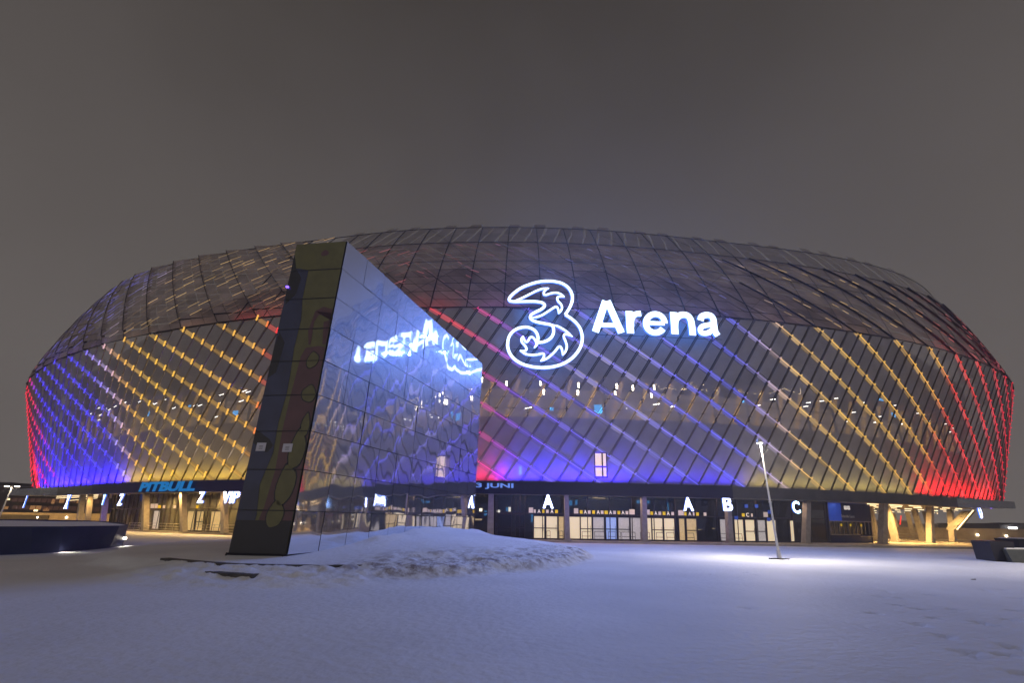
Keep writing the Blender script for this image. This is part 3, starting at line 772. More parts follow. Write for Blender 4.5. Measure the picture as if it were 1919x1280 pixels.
# ---------------- entrance storey
def wal(s, z, out=0.0): return pt(s, 3.9 - .14 * (z - .16), z, out)
def wbox(mb, s0, s1, z0, z1, o0, o1):
    n = max(1, int(abs(s1 - s0) / 2.5))
    for i in range(n):
        a, b = s0 + (s1 - s0) * i / n, s0 + (s1 - s0) * (i + 1) / n
        mb.hexa([wal(a, z0, o1), wal(b, z0, o1), wal(b, z0, o0), wal(a, z0, o0)], [wal(a, z1, o1), wal(b, z1, o1), wal(b, z1, o0), wal(a, z1, o0)])
WL, WR = px_s(205), px_s(1545)
Z0_, ZD, ZT = .17, 2.55, 4.36
mb = MB()
for s_ in np.arange(WL, WR - .1, (WR - WL) / 30): wbox(mb, s_, s_ + (WR - WL) / 30, Z0_, ZT, -.02, .0)
mb.build('entrance_glazing', M['glass_dark'], arena)
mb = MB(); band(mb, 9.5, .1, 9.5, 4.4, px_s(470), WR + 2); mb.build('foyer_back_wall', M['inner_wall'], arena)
mb = MB(); band(mb, 7.5, .1, 7.5, 4.4, WL - 1, px_s(470)); mb.build('foyer_back_wall', M['foyer_lit'], arena)
mb = MB()
wbox(mb, WL, WR, ZD, ZD + .10, .0, .08); wbox(mb, WL, WR, Z0_, Z0_ + .12, .0, .08)
for s_ in np.arange(px_s(470), WR + .1, 2.35): wbox(mb, s_ - .04, s_ + .04, Z0_, ZT, .0, .10)
for s_ in np.arange(WL, px_s(470), 1.17):
    a_, q_ = s_ - .045, s_ + .62; mb.hexa([wal(a_, Z0_, .09), wal(a_ + .09, Z0_, .09), wal(a_ + .09, Z0_, 0), wal(a_, Z0_, 0)], [wal(q_, ZT, .09), wal(q_ + .09, ZT, .09), wal(q_ + .09, ZT, 0), wal(q_, ZT, 0)])
mb.build('glazing_frame', M['frame'], arena)
# end return walls
mb = MB(); mb.hexa([wal(WL - 3.5, .17, -2), wal(WL, .17, 0.05), wal(WL + .2, .17, -.2), wal(WL - 3.0, .17, -3)], [wal(WL - 2.2, 4.37, -2), wal(WL, 4.37, .05), wal(WL + .2, 4.37, -.2), wal(WL - 1.8, 4.37, -3)])
mb.build('corner_wall', M['kiosk_dark'], arena)
# doors: (x0, x1, blind material, leaf?)  in photo pixels at mid door height
DOORS = [(1001, 1020, 'blind', 1), (1024, 1044, 'blind', 1), (1047, 1056, 'blind_y', 0), (1066, 1086, 'blind', 0), (1088, 1108, 'blind', 1), (1111, 1131, 'blind_d', 1), (1135, 1154, 'blind_b', 1), (1158, 1178, 'blind_d', 1), (1181, 1199, 'blind_d', 0),
         (1209, 1219, 'blind', 0), (1221, 1240, 'blind', 1), (1243, 1262, 'blind', 1), (1271, 1281, 'blind_y', 0), (1285, 1303, 'blind_y', 1), (1347, 1358, 'blind_d', 0), (1374, 1390, 'blind', 0), (1394, 1411, 'blind', 1), (1415, 1431, 'blind_d', 1), (1434, 1452, 'blind', 0), (1477, 1484, 'blind', 0),
         (352, 366, 'blind_y', 0), (369, 382, 'blind_y', 1), (396, 420, 'blind_y', 0), (288, 300, 'blind_d', 0)]
for x0, x1, mm, leaf in DOORS:
    s0_, s1_ = px_s(x0), px_s(x1); mb = MB()
    f = .07
    for a, b in ((s0_ - f, s0_), (s1_, s1_ + f)): wbox(mb, a, b, Z0_, ZD - .1, .01, .13)
    wbox(mb, s0_, s1_, ZD - .2, ZD - .1, .01, .13); wbox(mb, s0_, s1_, Z0_, Z0_ + .14, .01, .13)
    if leaf: wbox(mb, s0_, s1_, 1.2, 1.28, .01, .15)
    d = mb.build('entrance_door' if leaf else 'lit_panel', M['frame'], arena)
    mb = MB(); wbox(mb, s0_, s1_, Z0_ + .14, ZD - .2, .02, .05); mb.build('pane', M[mm], d)
    if leaf:
        mb = MB(); mb.tube([wal(s1_ - .12, .95, .17), wal(s1_ - .12, 1.55, .17)], .02, 6); mb.build('handle', M['steel'], d)
# dark door pair near the slab
for x0, x1 in ((967, 983), (930, 958)):
    s0_, s1_ = px_s(x0), px_s(x1); mb = MB()
    for a, b in ((s0_ - .08, s0_), (s1_, s1_ + .08)): wbox(mb, a, b, Z0_, ZT - .1, .01, .13)
    wbox(mb, s0_, s1_, ZD - .1, ZD, .01, .13); wbox(mb, s0_, s1_, 1.2, 1.28, .01, .13)
    d = mb.build('entrance_door', M['frame'], arena)
    mb = MB(); wbox(mb, s0_, s1_, Z0_ + .05, ZD - .1, .02, .04); mb.build('pane', M['glass_dark'], d)
# cards above the doors
CARDS = [(991, 999, 'w', 1), (1000, 1004, 'w', 0), (1016, 1020, 'y', 0), (1023, 1028, 'w', 0), (1040, 1045, 'y', 0), (1075, 1083, 'w', 1), (1086, 1091, 'y', 0), (1101, 1106, 'w', 0), (1109, 1114, 'y', 0), (1125, 1130, 'w', 0), (1132, 1138, 'y', 0), (1148, 1153, 'w', 0), (1156, 1161, 'y', 0), (1171, 1176, 'w', 0), (1178, 1188, 'w', 1), (1208, 1216, 'w', 1), (1217, 1222, 'y', 0), (1232, 1237, 'w', 0), (1240, 1245, 'y', 0), (1256, 1261, 'w', 0), (1269, 1279, 'w', 1), (1280, 1284, 'y', 0), (1296, 1299, 'w', 0), (1302, 1307, 'y', 0), (1316, 1321, 'w', 0), (1387, 1392, 'y', 0), (1427, 1435, 'w', 1), (1404, 1407, 'w', 0),
         (284, 291, 'w', 1), (292, 297, 'w', 1), (298, 303, 'y', 0), (307, 311, 'w', 0), (327, 331, 'w', 0), (347, 352, 'w', 1), (369, 373, 'y', 0)]
for x0, x1, cc, tall in CARDS:
    s0_, s1_ = px_s(x0, 3.5, 950), px_s(x1, 3.5, 950); mb = MB(); wbox(mb, s0_, s1_, ZD + .12, ZD + (.62 if tall else .44), .12, .15)
    mb.build('door_card', M['white_card' if cc == 'w' else 'yellow_card'], arena)
for x0 in (1010, 1034, 1096, 1120, 1143, 1166, 1227, 1250, 1290):
    s_ = px_s(x0, 3.5, 950); t, n = frame(s_); place_text('door_letter', text_mesh('A', .5, .01, .008), M['letter_card'], wal(s_, ZD + .29, .17), t, (0, 0, 1), height=.36, width=.30, parent=arena)
s_ = px_s(1397, 3.5, 950); t, n = frame(s_); place_text('door_letter', text_mesh('C', .5, .01, .01), M['letter_card'], wal(s_, ZD + .30, .17), t, (0, 0, 1), height=.40, width=.33, parent=arena)
for x0, y0 in ((1396, 949), (1415, 949), (1379, 971), (1440, 960), (1440, 974)):
    s_, z_ = hit(x0, y0, 3.5); mb = MB(); wbox(mb, s_ - .2, s_ + .2, z_ - .17, z_ + .17, .12, .15)
    mb.build('pictogram_card', M['blue_card'], arena)
# foyer lights seen through the glass
for px, py, wd, hg, mm in ((901, 956, .3, .3, 'warm_dot'), (896, 974, .8, .16, 'warm_tube'), (934, 959, .35, .3, 'white_dot'), (933, 975, .35, .12, 'warm_tube'), (950, 955, .2, .4, 'cyan_dot'), (955, 955, .25, .45, 'white_dot'), (997, 970, .18, .9, 'cyan_dot'), (1068, 943, .5, .5, 'cyan_dot'), (1080, 942, .25, .5, 'cyan_dot'), (1125, 934, 1.0, .08, 'warm_tube'), (1205, 941, 1.4, .3, 'cyan_dot'), (1252, 950, .1, .8, 'cyan_dot'), (1290, 994, .35, .06, 'warm_tube'), (1311, 993, .35, .06, 'warm_tube'), (1337, 991, .35, .06, 'warm_tube'), (910, 962, .3, .5, 'cyan_dot'), (1115, 933, .5, .12, 'warm_tube')):
    s_, z_ = hit(px, py, 5.2); mb = MB(); t, n = frame(s_); mb.box(pt(s_, 5.2, z_), wd, .06, hg, math.atan2(t.y, t.x)); mb.build('foyer_light', M[mm], arena)

# columns
def column(px, py, wd, lean_s, mm='concrete', off=1.9, w2=None, z1=4.36):
    s_ = hit(px, py, off)[0]; t, n = frame(s_); mb = MB(); w2 = w2 or wd * .8
    P = pt(s_, off, .17); Qp = pt(s_ + lean_s, off, z1)
    mb.hexa([P - t * wd / 2 + n * .3, P + t * wd / 2 + n * .3, P + t * wd / 2 - n * .3, P - t * wd / 2 - n * .3], [Qp - t * w2 / 2 + n * .3, Qp + t * w2 / 2 + n * .3, Qp + t * w2 / 2 - n * .3, Qp - t * w2 / 2 - n * .3])
    mb.box(P + Vector((0, 0, .04)), wd + .22, .85, .1, math.atan2(t.y, t.x))
    return mb.build('column', M[mm], arena)
for px, wd, ln in ((919, .62, -.05), (1063, .5, .0), (1207, .55, .25), (1367, .5, .35), (1508, .62, 1.2), (1651, .85, 1.9), (268, .5, -1.9), (342, .5, -1.8), (419, .5, -1.3), (141, .6, -2.1), (157, .4, -2.2), (186, .45, -1.8)): column(px, 1008, wd, ln)
for px, wd, ln, off in ((1676, .7, -.1, 5.5), (1728, .75, -.4, 7.5), (1746, .6, -.4, 10.5), (1712, .45, -.2, 13), (1740, .8, 2.4, 2.6), (1783, .8, 2.2, 4.0), (1759, .5, .5, 17), (1641, .5, .3, 9)): column(px, 1004, wd, ln, 'concrete', off)
# soffit light tubes
def soffit_tube(s0_, s1_, off):
    mb = MB(); mb.tube([pt(s0_, off, ZF0 - .06), pt(s1_, off, ZF0 - .06)], .035, 6); mb.build('soffit_tube', M['warm_tube'], arena)
for i, off in enumerate((2.4, 4.6, 7.4, 10.6, 14.5, 19)):
    s0_, s1_ = px_s(1622, off, 945), px_s(1800 - i * 8, off, 945)
    s_ = s0_ + random.uniform(0, 2)
    while s_ < s1_:
        ln = random.uniform(1.6, 3.4); soffit_tube(s_, min(s_ + ln, s1_), off); s_ += ln + random.uniform(1.2, 3.2)
for off in (2.4, 4.5, 7.5): soffit_tube(px_s(105, off, 935), px_s(182, off, 935), off)
WARM = (1, .58, .17)
for px, off, pw in ((1668, 4.2, 420), (1700, 3.2, 420), (1765, 3.6, 260), (1790, 2.4, 160), (1665, 12, 260), (1730, 13, 260), (1790, 14, 240), (1720, 22, 240)):
    s_ = px_s(px, off, 975); area('canopy_downlight', pt(s_, off, ZF0 - .12), (0, 0, -1), 1.6, .14, pw * 2.2, WARM, arena, 170)
for px, pw in ((110, 170), (150, 150), (230, 150), (275, 220), (320, 240), (365, 240), (410, 240), (445, 200)):
    s_ = px_s(px, 1.2, 975); area('canopy_downlight', pt(s_, 1.15, ZF0 - .1), (0, 0, -1), .25, .25, pw * .95, WARM, arena, 170)
for px in range(520, 1600, 75):
    s_ = px_s(px, 2.4, 975); area('canopy_downlight', pt(s_, 2.4, ZF0 - .12), (0, 0, -1), 2.5, .8, 38, (1, .66, .42), arena, 170)
for px, pw in ((215, 60), (255, 190), (300, 260), (345, 260), (390, 300), (435, 300)):
    s_ = px_s(px, 6, 950); area('foyer_lamp', pt(s_, 6.0, 4.2), (0, 0, -1), 1.2, .12, pw * 1.9, (1, .68, .25), arena, 175)
for px in (1010, 1120, 1260, 1420, 1500):
    s_ = px_s(px, 7, 950); area('foyer_lamp', pt(s_, 6.5, 4.2), (0, 0, -1), 1.2, .1, 70, (.6, .65, 1), arena, 175)
area('violet_canopy_light', pt(CAN_R - 1, -.3, ZF0 - .5), (0, 0, 1), 6, .2, 60, (.3, .15, 1), arena, 175)  # violet lamp added to tint the underside of the canopy tip
s_ = px_s(200, 1.4, 950); area('violet_canopy_light', pt(s_, 1.2, ZF0 - .1), (0, 0, -1), 3, .1, 70, (.25, .15, 1), arena, 175)  # violet lamp added to tint the corner wall
# violet glow on the drip edge of the screens
for s_ in np.arange(0, 24, 5): t, n = frame(s_); area('violet_canopy_light', pt(s_, .7, ZF0 - .1, .3), Vector((0, 0, -1)) - n * .3, 4.5, .1, 26, (.22, .12, 1), arena, 170, xdir=t)
# back of the open passage
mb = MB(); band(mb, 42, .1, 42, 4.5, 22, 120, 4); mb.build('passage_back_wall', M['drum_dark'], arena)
mb = MB(); band(mb, 30, .1, 30, 3.9, px_s(1655, 30), px_s(1700, 30), 2); mb.build('passage_core', M['bldg'], arena)
# small things in the passage: red neon, wall rail
s_ = px_s(1683, 12); mb = MB(); mb.tube([pt(s_ - .5, 12, 2.3), pt(s_ + .9, 12, 3.6)], .07, 6); mb.build('red_light_bar', M['red_bar'], arena)
mb = MB()
for z_ in (1.05, .65):
    for s_ in np.arange(px_s(1628, 9), px_s(1720, 9), 2): mb.tube([pt(s_, 9, z_), pt(s_ + 2, 9, z_)], .04, 5)
for s_ in np.arange(px_s(1628, 9), px_s(1720, 9), 2): mb.tube([pt(s_, 9, .16), pt(s_, 9, 1.05)], .03, 5)
tag(mb.build('handrail', M['steel']), 'long steel handrail behind the columns of the bright open passage', 'handrail', 'handrails')
# diagonal flight of lit stair underside at the right end
mb = MB(); a = at_plane(1823, 956, (0, 66, 0), (0, 1, 0)); b = at_plane(1792, 993, (0, 66, 0), (0, 1, 0)); a, b = Vector(a), Vector(b)
mb.slab([a + Vector((-.3, 0, -.1)), a + Vector((.4, 0, -.1)), b + Vector((.5, 0, 0)), b + Vector((-.2, 0, 0))], (0, 1, 0), 1.4)
o = mb.build('stair_flight', M['kerb'], arena)
mb = MB()
for i in range(11):
    f = (i + .3) / 11; p = a + (b - a) * f + Vector((0, -.12, 0)); mb.tube([p, p + (b - a) * .06], .07, 6)
mb.build('stair_lamps', M['warm_tube'], o)

# ---------------- ticket kiosk
k0, k1 = px_s(1549), px_s(1626)
kr = thing('ticket_kiosk', wal((k0 + k1) / 2, .17), 'blue ticket window with slanted frame and three small yellow notices', 'kiosk')
sh = lambda s, z: s      # kiosk leans with the wall
mb = MB(); wbox(mb, k0, k1, 2.45, 4.34, .0, .22); mb.build('sign_board', M['kiosk_blue'], kr)
mb = MB(); wbox(mb, k0 + 2.0, k1, 2.46, 4.33, .225, .24); mb.build('dark_panel', M['kiosk_dark'], kr)
mb = MB(); wbox(mb, k0 + .1, k1 - .1, 1.05, 2.45, -.3, -.25); mb.build('window_glass', M['glass_dark'], kr)
mb = MB()
for i in range(10):
    s_ = k0 + .2 + (k1 - k0 - .4) * i / 9; wbox(mb, s_ - .04, s_ + .04, 1.05, 2.45, -.05, .08)
wbox(mb, k0, k1, 2.36, 2.449, .0, .235)
mb.build('window_frame', M['steel'], kr)
mb = MB(); wbox(mb, k0, k0 + (k1 - k0) * .62, .98, 1.06, .0, .42); wbox(mb, k0 + (k1 - k0) * .66, k1, .80, .86, .0, .42); mb.build('counter', M['steel'], kr)
mb = MB(); wbox(mb, k0, k1, .18, .96, .0, .16); mb.build('lower_panel', M['kiosk_dark'], kr)
for f in (.28, .5, .76):
    s_ = k0 + (k1 - k0) * f; mb = MB(); wbox(mb, s_ - .14, s_ + .14, 1.9, 2.15, .09, .11); mb.build('notice', M['yellow_card'], kr)
t, n = frame((k0 + k1) / 2)
place_text('logo_lettering', text_mesh('axs', .8, .02, .02), M['letter_card'], wal(k0 + (k1 - k0) * .42, 3.85, .27), t, (0, -.1, 1), height=.42, width=.95, parent=kr)
place_text('lettering', text_mesh('Ticket Info Guests', .5, .01), M['notice'], wal(k0 + (k1 - k0) * .42, 2.95, .27), t, (0, -.1, 1), height=.30, width=2.2, parent=kr)
mb = MB(); wbox(mb, k1, k1 + .12, .17, 4.36, -1.2, .2); mb.build('side_frame', M['frame'], kr)
mb = MB(); wbox(mb, k0 - .12, k0, .17, 4.36, -.2, .2); mb.build('side_frame', M['frame'], kr)

# ---------------- LED screens on the fascia
def screen(px0, px1, label):
    s0_, s1_ = px_s(px0, .9, 915), px_s(px1, .9, 915); r_ = thing('fascia_screen', pt((s0_ + s1_) / 2, .85, ZF0), label, 'LED screen', 'LED screens on the canopy edge')
    mb = MB(); n_ = 16
    for i in range(n_):
        a, b = s0_ + (s1_ - s0_) * i / n_, s0_ + (s1_ - s0_) * (i + 1) / n_
        mb.hexa([pt(a, .9, ZF0 - .06, .14), pt(b, .9, ZF0 - .06, .14), pt(b, .9, ZF0 - .06, 0), pt(a, .9, ZF0 - .06, 0)], [pt(a, .8, ZF1 + .05, .14), pt(b, .8, ZF1 + .05, .14), pt(b, .8, ZF1 + .05, 0), pt(a, .8, ZF1 + .05, 0)])
    mb.build('display', M['screen'], r_); return r_
r1 = screen(176, 462, 'black LED screen on the left canopy edge with big blue capital letters')
s_ = px_s(320, .8, 910); t, n = frame(s_)
sA, sB = px_s(269, .8, 910), px_s(372, .8, 910)
place_text('lettering', text_mesh('PITBULL', 1.3, .01, .07, .13, 1.0), M['txt_blue'], pt((sA + sB) / 2, .72, (ZF0 + ZF1) / 2, .16), t, (0, 0, 1), width=(sB - sA), height=1.08, parent=r1)
r2 = screen(760, 1370, 'black LED screen on the central canopy edge showing a June date')
sA, sB = px_s(879, .8, 912), px_s(962, .8, 912); t, n = frame((sA + sB) / 2)
place_text('lettering', text_mesh('23 JUNI', 1.0, .01, .03), M['txt_pale'], pt((sA + sB) / 2, .72, 5.02, .16), t, (0, 0, 1), width=(sB - sA), height=.56, parent=r2)

# ---------------- hanging entrance letters
LET = [('X', 48, 940, 25, 'white letter sign hanging farthest left under the canopy, seen almost edge on', .7, 'letter'),
       ('X', 127, 941, 27, 'white letter sign hanging over the lit yellow column at far left', .8, 'letter'),
       ('Y', 195, 937, 20, 'dim bluish letter sign hanging beside the dark corner wall', .6, 'letter_c'),
       ('Z', 227, 937, 22, 'white letter Z sign left of the blue lettered screen text', .95, 'letter'),
       ('Z', 378, 932, 23, 'white letter Z sign hanging right of the blue lettered screen text', .95, 'letter'),
       ('VIP', 433, 932, 24, 'white three letter VIP sign hanging beside the dark slab', 2.3, 'letter'),
       ('A', 1027, 940, 27, 'white letter A sign nearest to the mirror slab', 1.0, 'letter'),
       ('A', 1289, 945, 27, 'white letter A sign close beside the letter B', 1.0, 'letter'),
       ('B', 1363, 945, 27, 'white letter B sign hanging on the canopy edge', .95, 'letter'),
       ('C', 1491, 951, 24, 'bluish white letter C sign hanging on the dark wall panel', .95, 'letter_c'),
       ('D', 1836, 960, 24, 'white letter D sign seen edge on under the right canopy tip', .8, 'letter')]
for ch, px, py, hpx, lab, wd, mm in LET:
    s_, z_ = hit(px, py, 1.3); t, n = frame(s_); P = pt(s_, 1.3, z_)
    dist = math.hypot(P.x, P.y) * math.cos(PITCH) * .98
    hh = hpx * .89 * (P.y / 960) * 1.04
    r_ = thing('letter_sign', P + Vector((0, 0, -hh / 2)), lab, 'letter sign', 'lit letter signs under the canopy')
    place_text('lettering', text_mesh(ch, 1.3, .08, .03), [M[mm], M['sign_side'], M['seam']], P, t, (0, 0, 1), height=hh, width=wd * hh / 1.25, parent=r_)
    mb = MB()
    for q in (-.2, .2): mb.tube([P + t * q * wd + Vector((0, 0, hh / 2 - .1)) - n * .1, P + t * q * wd - n * .1 + Vector((0, 0, max(.2, 4.42 - z_)))], .02, 5)
    mb.build('hanger', M['seam'], r_)

# ---------------- the big sign
A0 = np.array(pt(px_s(955, -.9, 620), -.9, 20.0)); B0 = np.array(pt(px_s(1345, -.9, 620), -.9, 20.0))
tv = Vector(B0 - A0).normalized(); nv = Vector((tv.y, -tv.x, 0))
A0 = A0 + np.array(nv) * .35
def spx(px, py): return Vector(at_plane(px, py, A0, np.array(nv)))
sign = thing('arena_sign', spx(1150, 690), 'giant glowing white roof sign with outlined numeral logo and arena lettering', 'sign')
def catmull(P, n=6, closed=False):
    P = [np.array(p, float) for p in P]; out = []; k = len(P)
    rng_ = range(k) if closed else range(k - 1)
    for i in rng_:
        if closed: p0, p1, p2, p3 = P[(i - 1) % k], P[i], P[(i + 1) % k], P[(i + 2) % k]
        else: p0, p1, p2, p3 = P[max(i - 1, 0)], P[i], P[i + 1], P[min(i + 2, k - 1)]
        for j in range(n):
            t = j / n; out.append(.5 * ((2 * p1) + (-p0 + p2) * t + (2 * p0 - 5 * p1 + 4 * p2 - p3) * t * t + (-p0 + 3 * p1 - 3 * p2 + p3) * t ** 3))
    out.append(P[0] if closed else P[-1]); return out
OUT1 = [(822, 520), (865, 455), (897, 385), (908, 315), (892, 250), (850, 190), (780, 145), (700, 125), (600, 119), (500, 130), (400, 158), (300, 200), (220, 255), (168, 305), (152, 335), (165, 358), (210, 365), (300, 365), (400, 363), (480, 365), (540, 376), (574, 400), (568, 430), (530, 460), (470, 490), (420, 520), (404, 550), (420, 580), (470, 605), (560, 625), (640, 640), (672, 658), (684, 700), (676, 760), (640, 810), (580, 843), (520, 853), (490, 850), (498, 800), (480, 740), (440, 697), (380, 673), (320, 672), (250, 690), (190, 730), (150, 790), (135, 860), (140, 930), (170, 1000), (230, 1065), (320, 1115), (430, 1145), (540, 1155), (660, 1147), (780, 1115), (880, 1060), (960, 980), (1010, 890), (1025, 800), (1010, 710), (970, 640), (910, 580), (850, 538), (822, 520)]
SUBS = [([(200, 360), (300, 325), (400, 275), (480, 236), (550, 211), (628, 203)], 0), ([(628, 203), (590, 222), (566, 255), (572, 280), (600, 283), (650, 266), (710, 258), (765, 273), (815, 308)], 0),
        ([(815, 308), (760, 303), (727, 320), (738, 360), (772, 398), (784, 440), (767, 480), (742, 512)], 0), ([(742, 512), (738, 455), (718, 427), (690, 435), (620, 480), (550, 524), (480, 550), (428, 556)], 0),
        ([(640, 640), (720, 655), (790, 690), (850, 732), (910, 785)], 0), ([(910, 785), (860, 762), (815, 756), (806, 790), (826, 840), (841, 900), (826, 960), (790, 1010)], 0),
        ([(790, 1010), (786, 950), (768, 907), (742, 908), (700, 960), (640, 1018), (580, 1058), (525, 1078)], 0), ([(525, 1078), (560, 1040), (569, 1003), (550, 986), (480, 1000), (400, 1002), (340, 987), (280, 950)], 0),
        ([(280, 950), (338, 955), (360, 932), (340, 890), (305, 850), (300, 810), (320, 775)], 0), ([(320, 775), (332, 820), (358, 848), (380, 832), (400, 797), (430, 790), (460, 820), (478, 860), (473, 890), (450, 920)], 0), ([(450, 920), (480, 885), (497, 855)], 0)]
mb = MB()
cpx = lambda p: spx(930 + p[0] / 6.4, 510 + p[1] / 6.4)
def flat_tube(mb, pts, hw, depth=.28, taper=False):
    P = [cpx(p) for p in pts]; k = len(P); L_ = []; R_ = []
    for i, p in enumerate(P):
        t = (P[min(i + 1, k - 1)] - P[max(i - 1, 0)]).normalized(); u = t.cross(nv)
        h = hw
        if taper:
            e_ = min(i, k - 1 - i) / 5.0; h = hw * min(1.0, .35 + .65 * e_)
        L_.append(p + u * h); R_.append(p - u * h)
    for i in range(k - 1):
        q = [L_[i], L_[i + 1], R_[i + 1], R_[i]]
        mb.cur = 0; mb.poly([x + nv * depth for x in q])
        mb.cur = 2; mb.poly([x + nv * (depth - .06) for x in q])
        mb.cur = 1; mb.poly([L_[i], L_[i + 1], L_[i + 1] + nv * depth, L_[i] + nv * depth]); mb.poly([R_[i], R_[i + 1], R_[i + 1] + nv * depth, R_[i] + nv * depth])
flat_tube(mb, catmull(OUT1, 4), .150)
for pth, _ in SUBS: flat_tube(mb, catmull(pth, 5), .112, .27, True)
mb.build('numeral_logo', [M['sign'], M['sign_side'], M['seam']], sign)
LETTERS = [([(936, 612), (866, 826)], 50), ([(948, 612), (1045, 833)], 50), ([(892, 776), (1010, 780)], 32),
    ([(1097, 682), (1108, 836)], 52), ([(1112, 790), (1112, 748), (1124, 717), (1148, 702), (1180, 700)], 42),
    ([(1218, 764), (1342, 768)], 30), ([(1278 + 64 * math.cos(R(t_)), 767 - 64 * math.sin(R(t_))) for t_ in range(0, 326, 13)], 44),
    ([(1403, 690), (1414, 842)], 52), ([(1412, 800), (1416, 748), (1438, 718), (1470, 708), (1502, 716), (1522, 745), (1530, 790), (1536, 850)], 48),
    ([(1588, 748), (1596, 722), (1625, 710), (1658, 714), (1676, 738), (1682, 780), (1690, 825), (1708, 852)], 46), ([(1682, 772), (1640, 779), (1602, 788), (1586, 812), (1600, 834), (1636, 834), (1672, 812), (1684, 790)], 38)]
mb = MB()
for i, (pth, wd) in enumerate(LETTERS):
    base_cp = cpx
    cpx = lambda p: spx(880 + p[0] / 3.69, 400 + p[1] / 3.69)
    flat_tube(mb, catmull(pth, 4) if len(pth) > 2 else [np.array(pth[0]), (np.array(pth[0]) + np.array(pth[1])) / 2, np.array(pth[1])], wd / 2 / 3.69 * .0552, .28 + .004 * i)
    cpx = base_cp
mb.build('arena_lettering', [M['sign'], M['sign_side'], M['seam']], sign)
for px, py, pw in ((1023, 528.5, 260), (1075, 560, 220), (951, 640, 220), (1091, 640, 220), (1015, 692, 220), (1126, 600, 260), (1174, 610, 220), (1211, 627, 220), (1260, 620, 220), (1328, 625, 220)):   # the sign's own light on the plaza
    area('sign_light', spx(px, py) + nv * .33, nv + Vector((0, 0, -.25)), .22, .22, pw * 3.1, (.19, .33, 1), sign, 180, 'DISK')
for px, py, w_ in ((1010, 590, 4), (1025, 650, 4), (1135, 600, 4), (1195, 605, 4), (1255, 610, 4), (1315, 612, 4)):   # halo lighting on the back of the sign
    p = spx(px, py) + nv * .05
    area('sign_backlight', p, -nv, w_, 2.6, 55 if px < 1100 else 38, (.05, .28, 1), sign, 175, xdir=tv)
mb = MB()
for z_ in (17.2, 18.6, 21.3, 23.2, 25.4): mb.tube([spx(958, 600).xyz * Vector((1, 1, 0)) + Vector((0, 0, z_)) if False else Vector((A0[0], A0[1], z_)) + tv * .4, Vector((A0[0], A0[1], z_)) + tv * 7.4], .025, 5)
for z_ in (20.6, 22.8): mb.tube([Vector((A0[0], A0[1], z_)) + tv * 9.4, Vector((A0[0], A0[1], z_)) + tv * 23.0], .035, 5)
for k_ in (2.0, 5.8, 10.5, 14.5, 18.5, 22.5):
    for z_ in (20.8, 22.6):
        p = Vector((A0[0], A0[1], z_)) + tv * k_; mb.tube([p, p - nv * 1.6], .04, 5)
mb.build('support_frame', M['seam'], sign)

# ---------------- handrails before the doors
def rail(px0, px1, label, off=2.5, z1=1.0, py=1000, nmid=1, left=False):
    s0_, s1_ = px_s(px0, off, py), px_s(px1, off, py); mb = MB()
    P = lambda s, z: pt(s, off, z)
    n = max(1, round(abs(s1_ - s0_) / 1.3))
    for i in range(n + 1):
        s_ = s0_ + (s1_ - s0_) * i / n; mb.tube([P(s_, .16), P(s_, z1)], .022, 6)
    for z_ in [z1] + [.16 + (z1 - .16) * (j + 1) / (nmid + 1) for j in range(nmid)]:
        mb.tube([P(s0_ + (s1_ - s0_) * i / n, z_) for i in range(n + 1)], .022, 6)
    tag(mb.build('handrail', M['steel'] if left else M['frame']), label, 'handrail', 'handrails')
for a_, b_2, lab in ((1025, 1031, 'narrow handrail at the foot of the second lit door under the first letter A'), (1048, 1055, 'narrow handrail just left of the purple column'), (1091, 1106, 'handrail in front of the first lit door right of the purple column'), (1114, 1136, 'handrail between the grey door and the blue lit door'), (1140, 1153, 'handrail before the blue lit door'), (1156, 1163, 'narrow handrail right of the blue lit door'), (1165, 1190, 'wide handrail left of the second purple column'), (1200, 1217, 'handrail at the foot of the second purple column'), (1230, 1244, 'handrail before the warm door right of the second column'), (1249, 1263, 'handrail before the second warm door left of letter A'), (1286, 1300, 'handrail under the letter A beside letter B'), (1350, 1362, 'handrail at the foot of the column below letter B'), (1372, 1390, 'handrail right of the column below letter B')):
    rail(a_, b_2, lab)
for a_, b_2, lab in ((240, 262, 'steel handrail left of the first bright column on the left side'), (272, 338, 'long steel handrail between the two bright columns on the left side'), (360, 382, 'steel handrail right of the second bright column'), (386, 416, 'steel handrail under the right letter Z'), (422, 440, 'steel handrail under the VIP sign')):
    rail(a_, b_2, lab, 1.6, 1.0, 990, 2, True)

# ---------------- mirror slab
SCZ = .45
c0 = Vector(at_z(537, 1040, SCZ)); l0 = Vector(at_z(428, 1037, SCZ)); az = R(16.3)
ax = Vector((math.sin(az), math.cos(az), 0)); nr = Vector((math.cos(az), -math.sin(az), 0))
top0 = Vector(at_plane(650, 452, c0, np.array(nr))); HT = top0.z - SCZ; shx = (top0 - c0).dot(ax)
LEN = (Vector(at_plane(903, 697, c0, np.array(nr))) - c0).dot(ax) - shx; wid = (l0 - c0)
TL = wid * 1.10
def sp_(u, v, out=0.0): return c0 + ax * (u * LEN + v * shx) + Vector((0, 0, v * HT)) + nr * out      # mirror face
def ep_(u, v, out=0.0):                                                                              # end face, u 0 left .. 1 right
    W_ = wid * (1 + .10 * v); en = Vector((-nr.x * 0 - ax.x, -ax.y, 0)).normalized()
    return c0 + W_ * (1 - u) + ax * (v * shx) + Vector((0, 0, v * HT)) + en * out
slab = thing('mirror_slab', c0 + wid * .5, 'tall leaning mirror clad monolith with a painted dark end face', 'sculpture')
mb = MB()
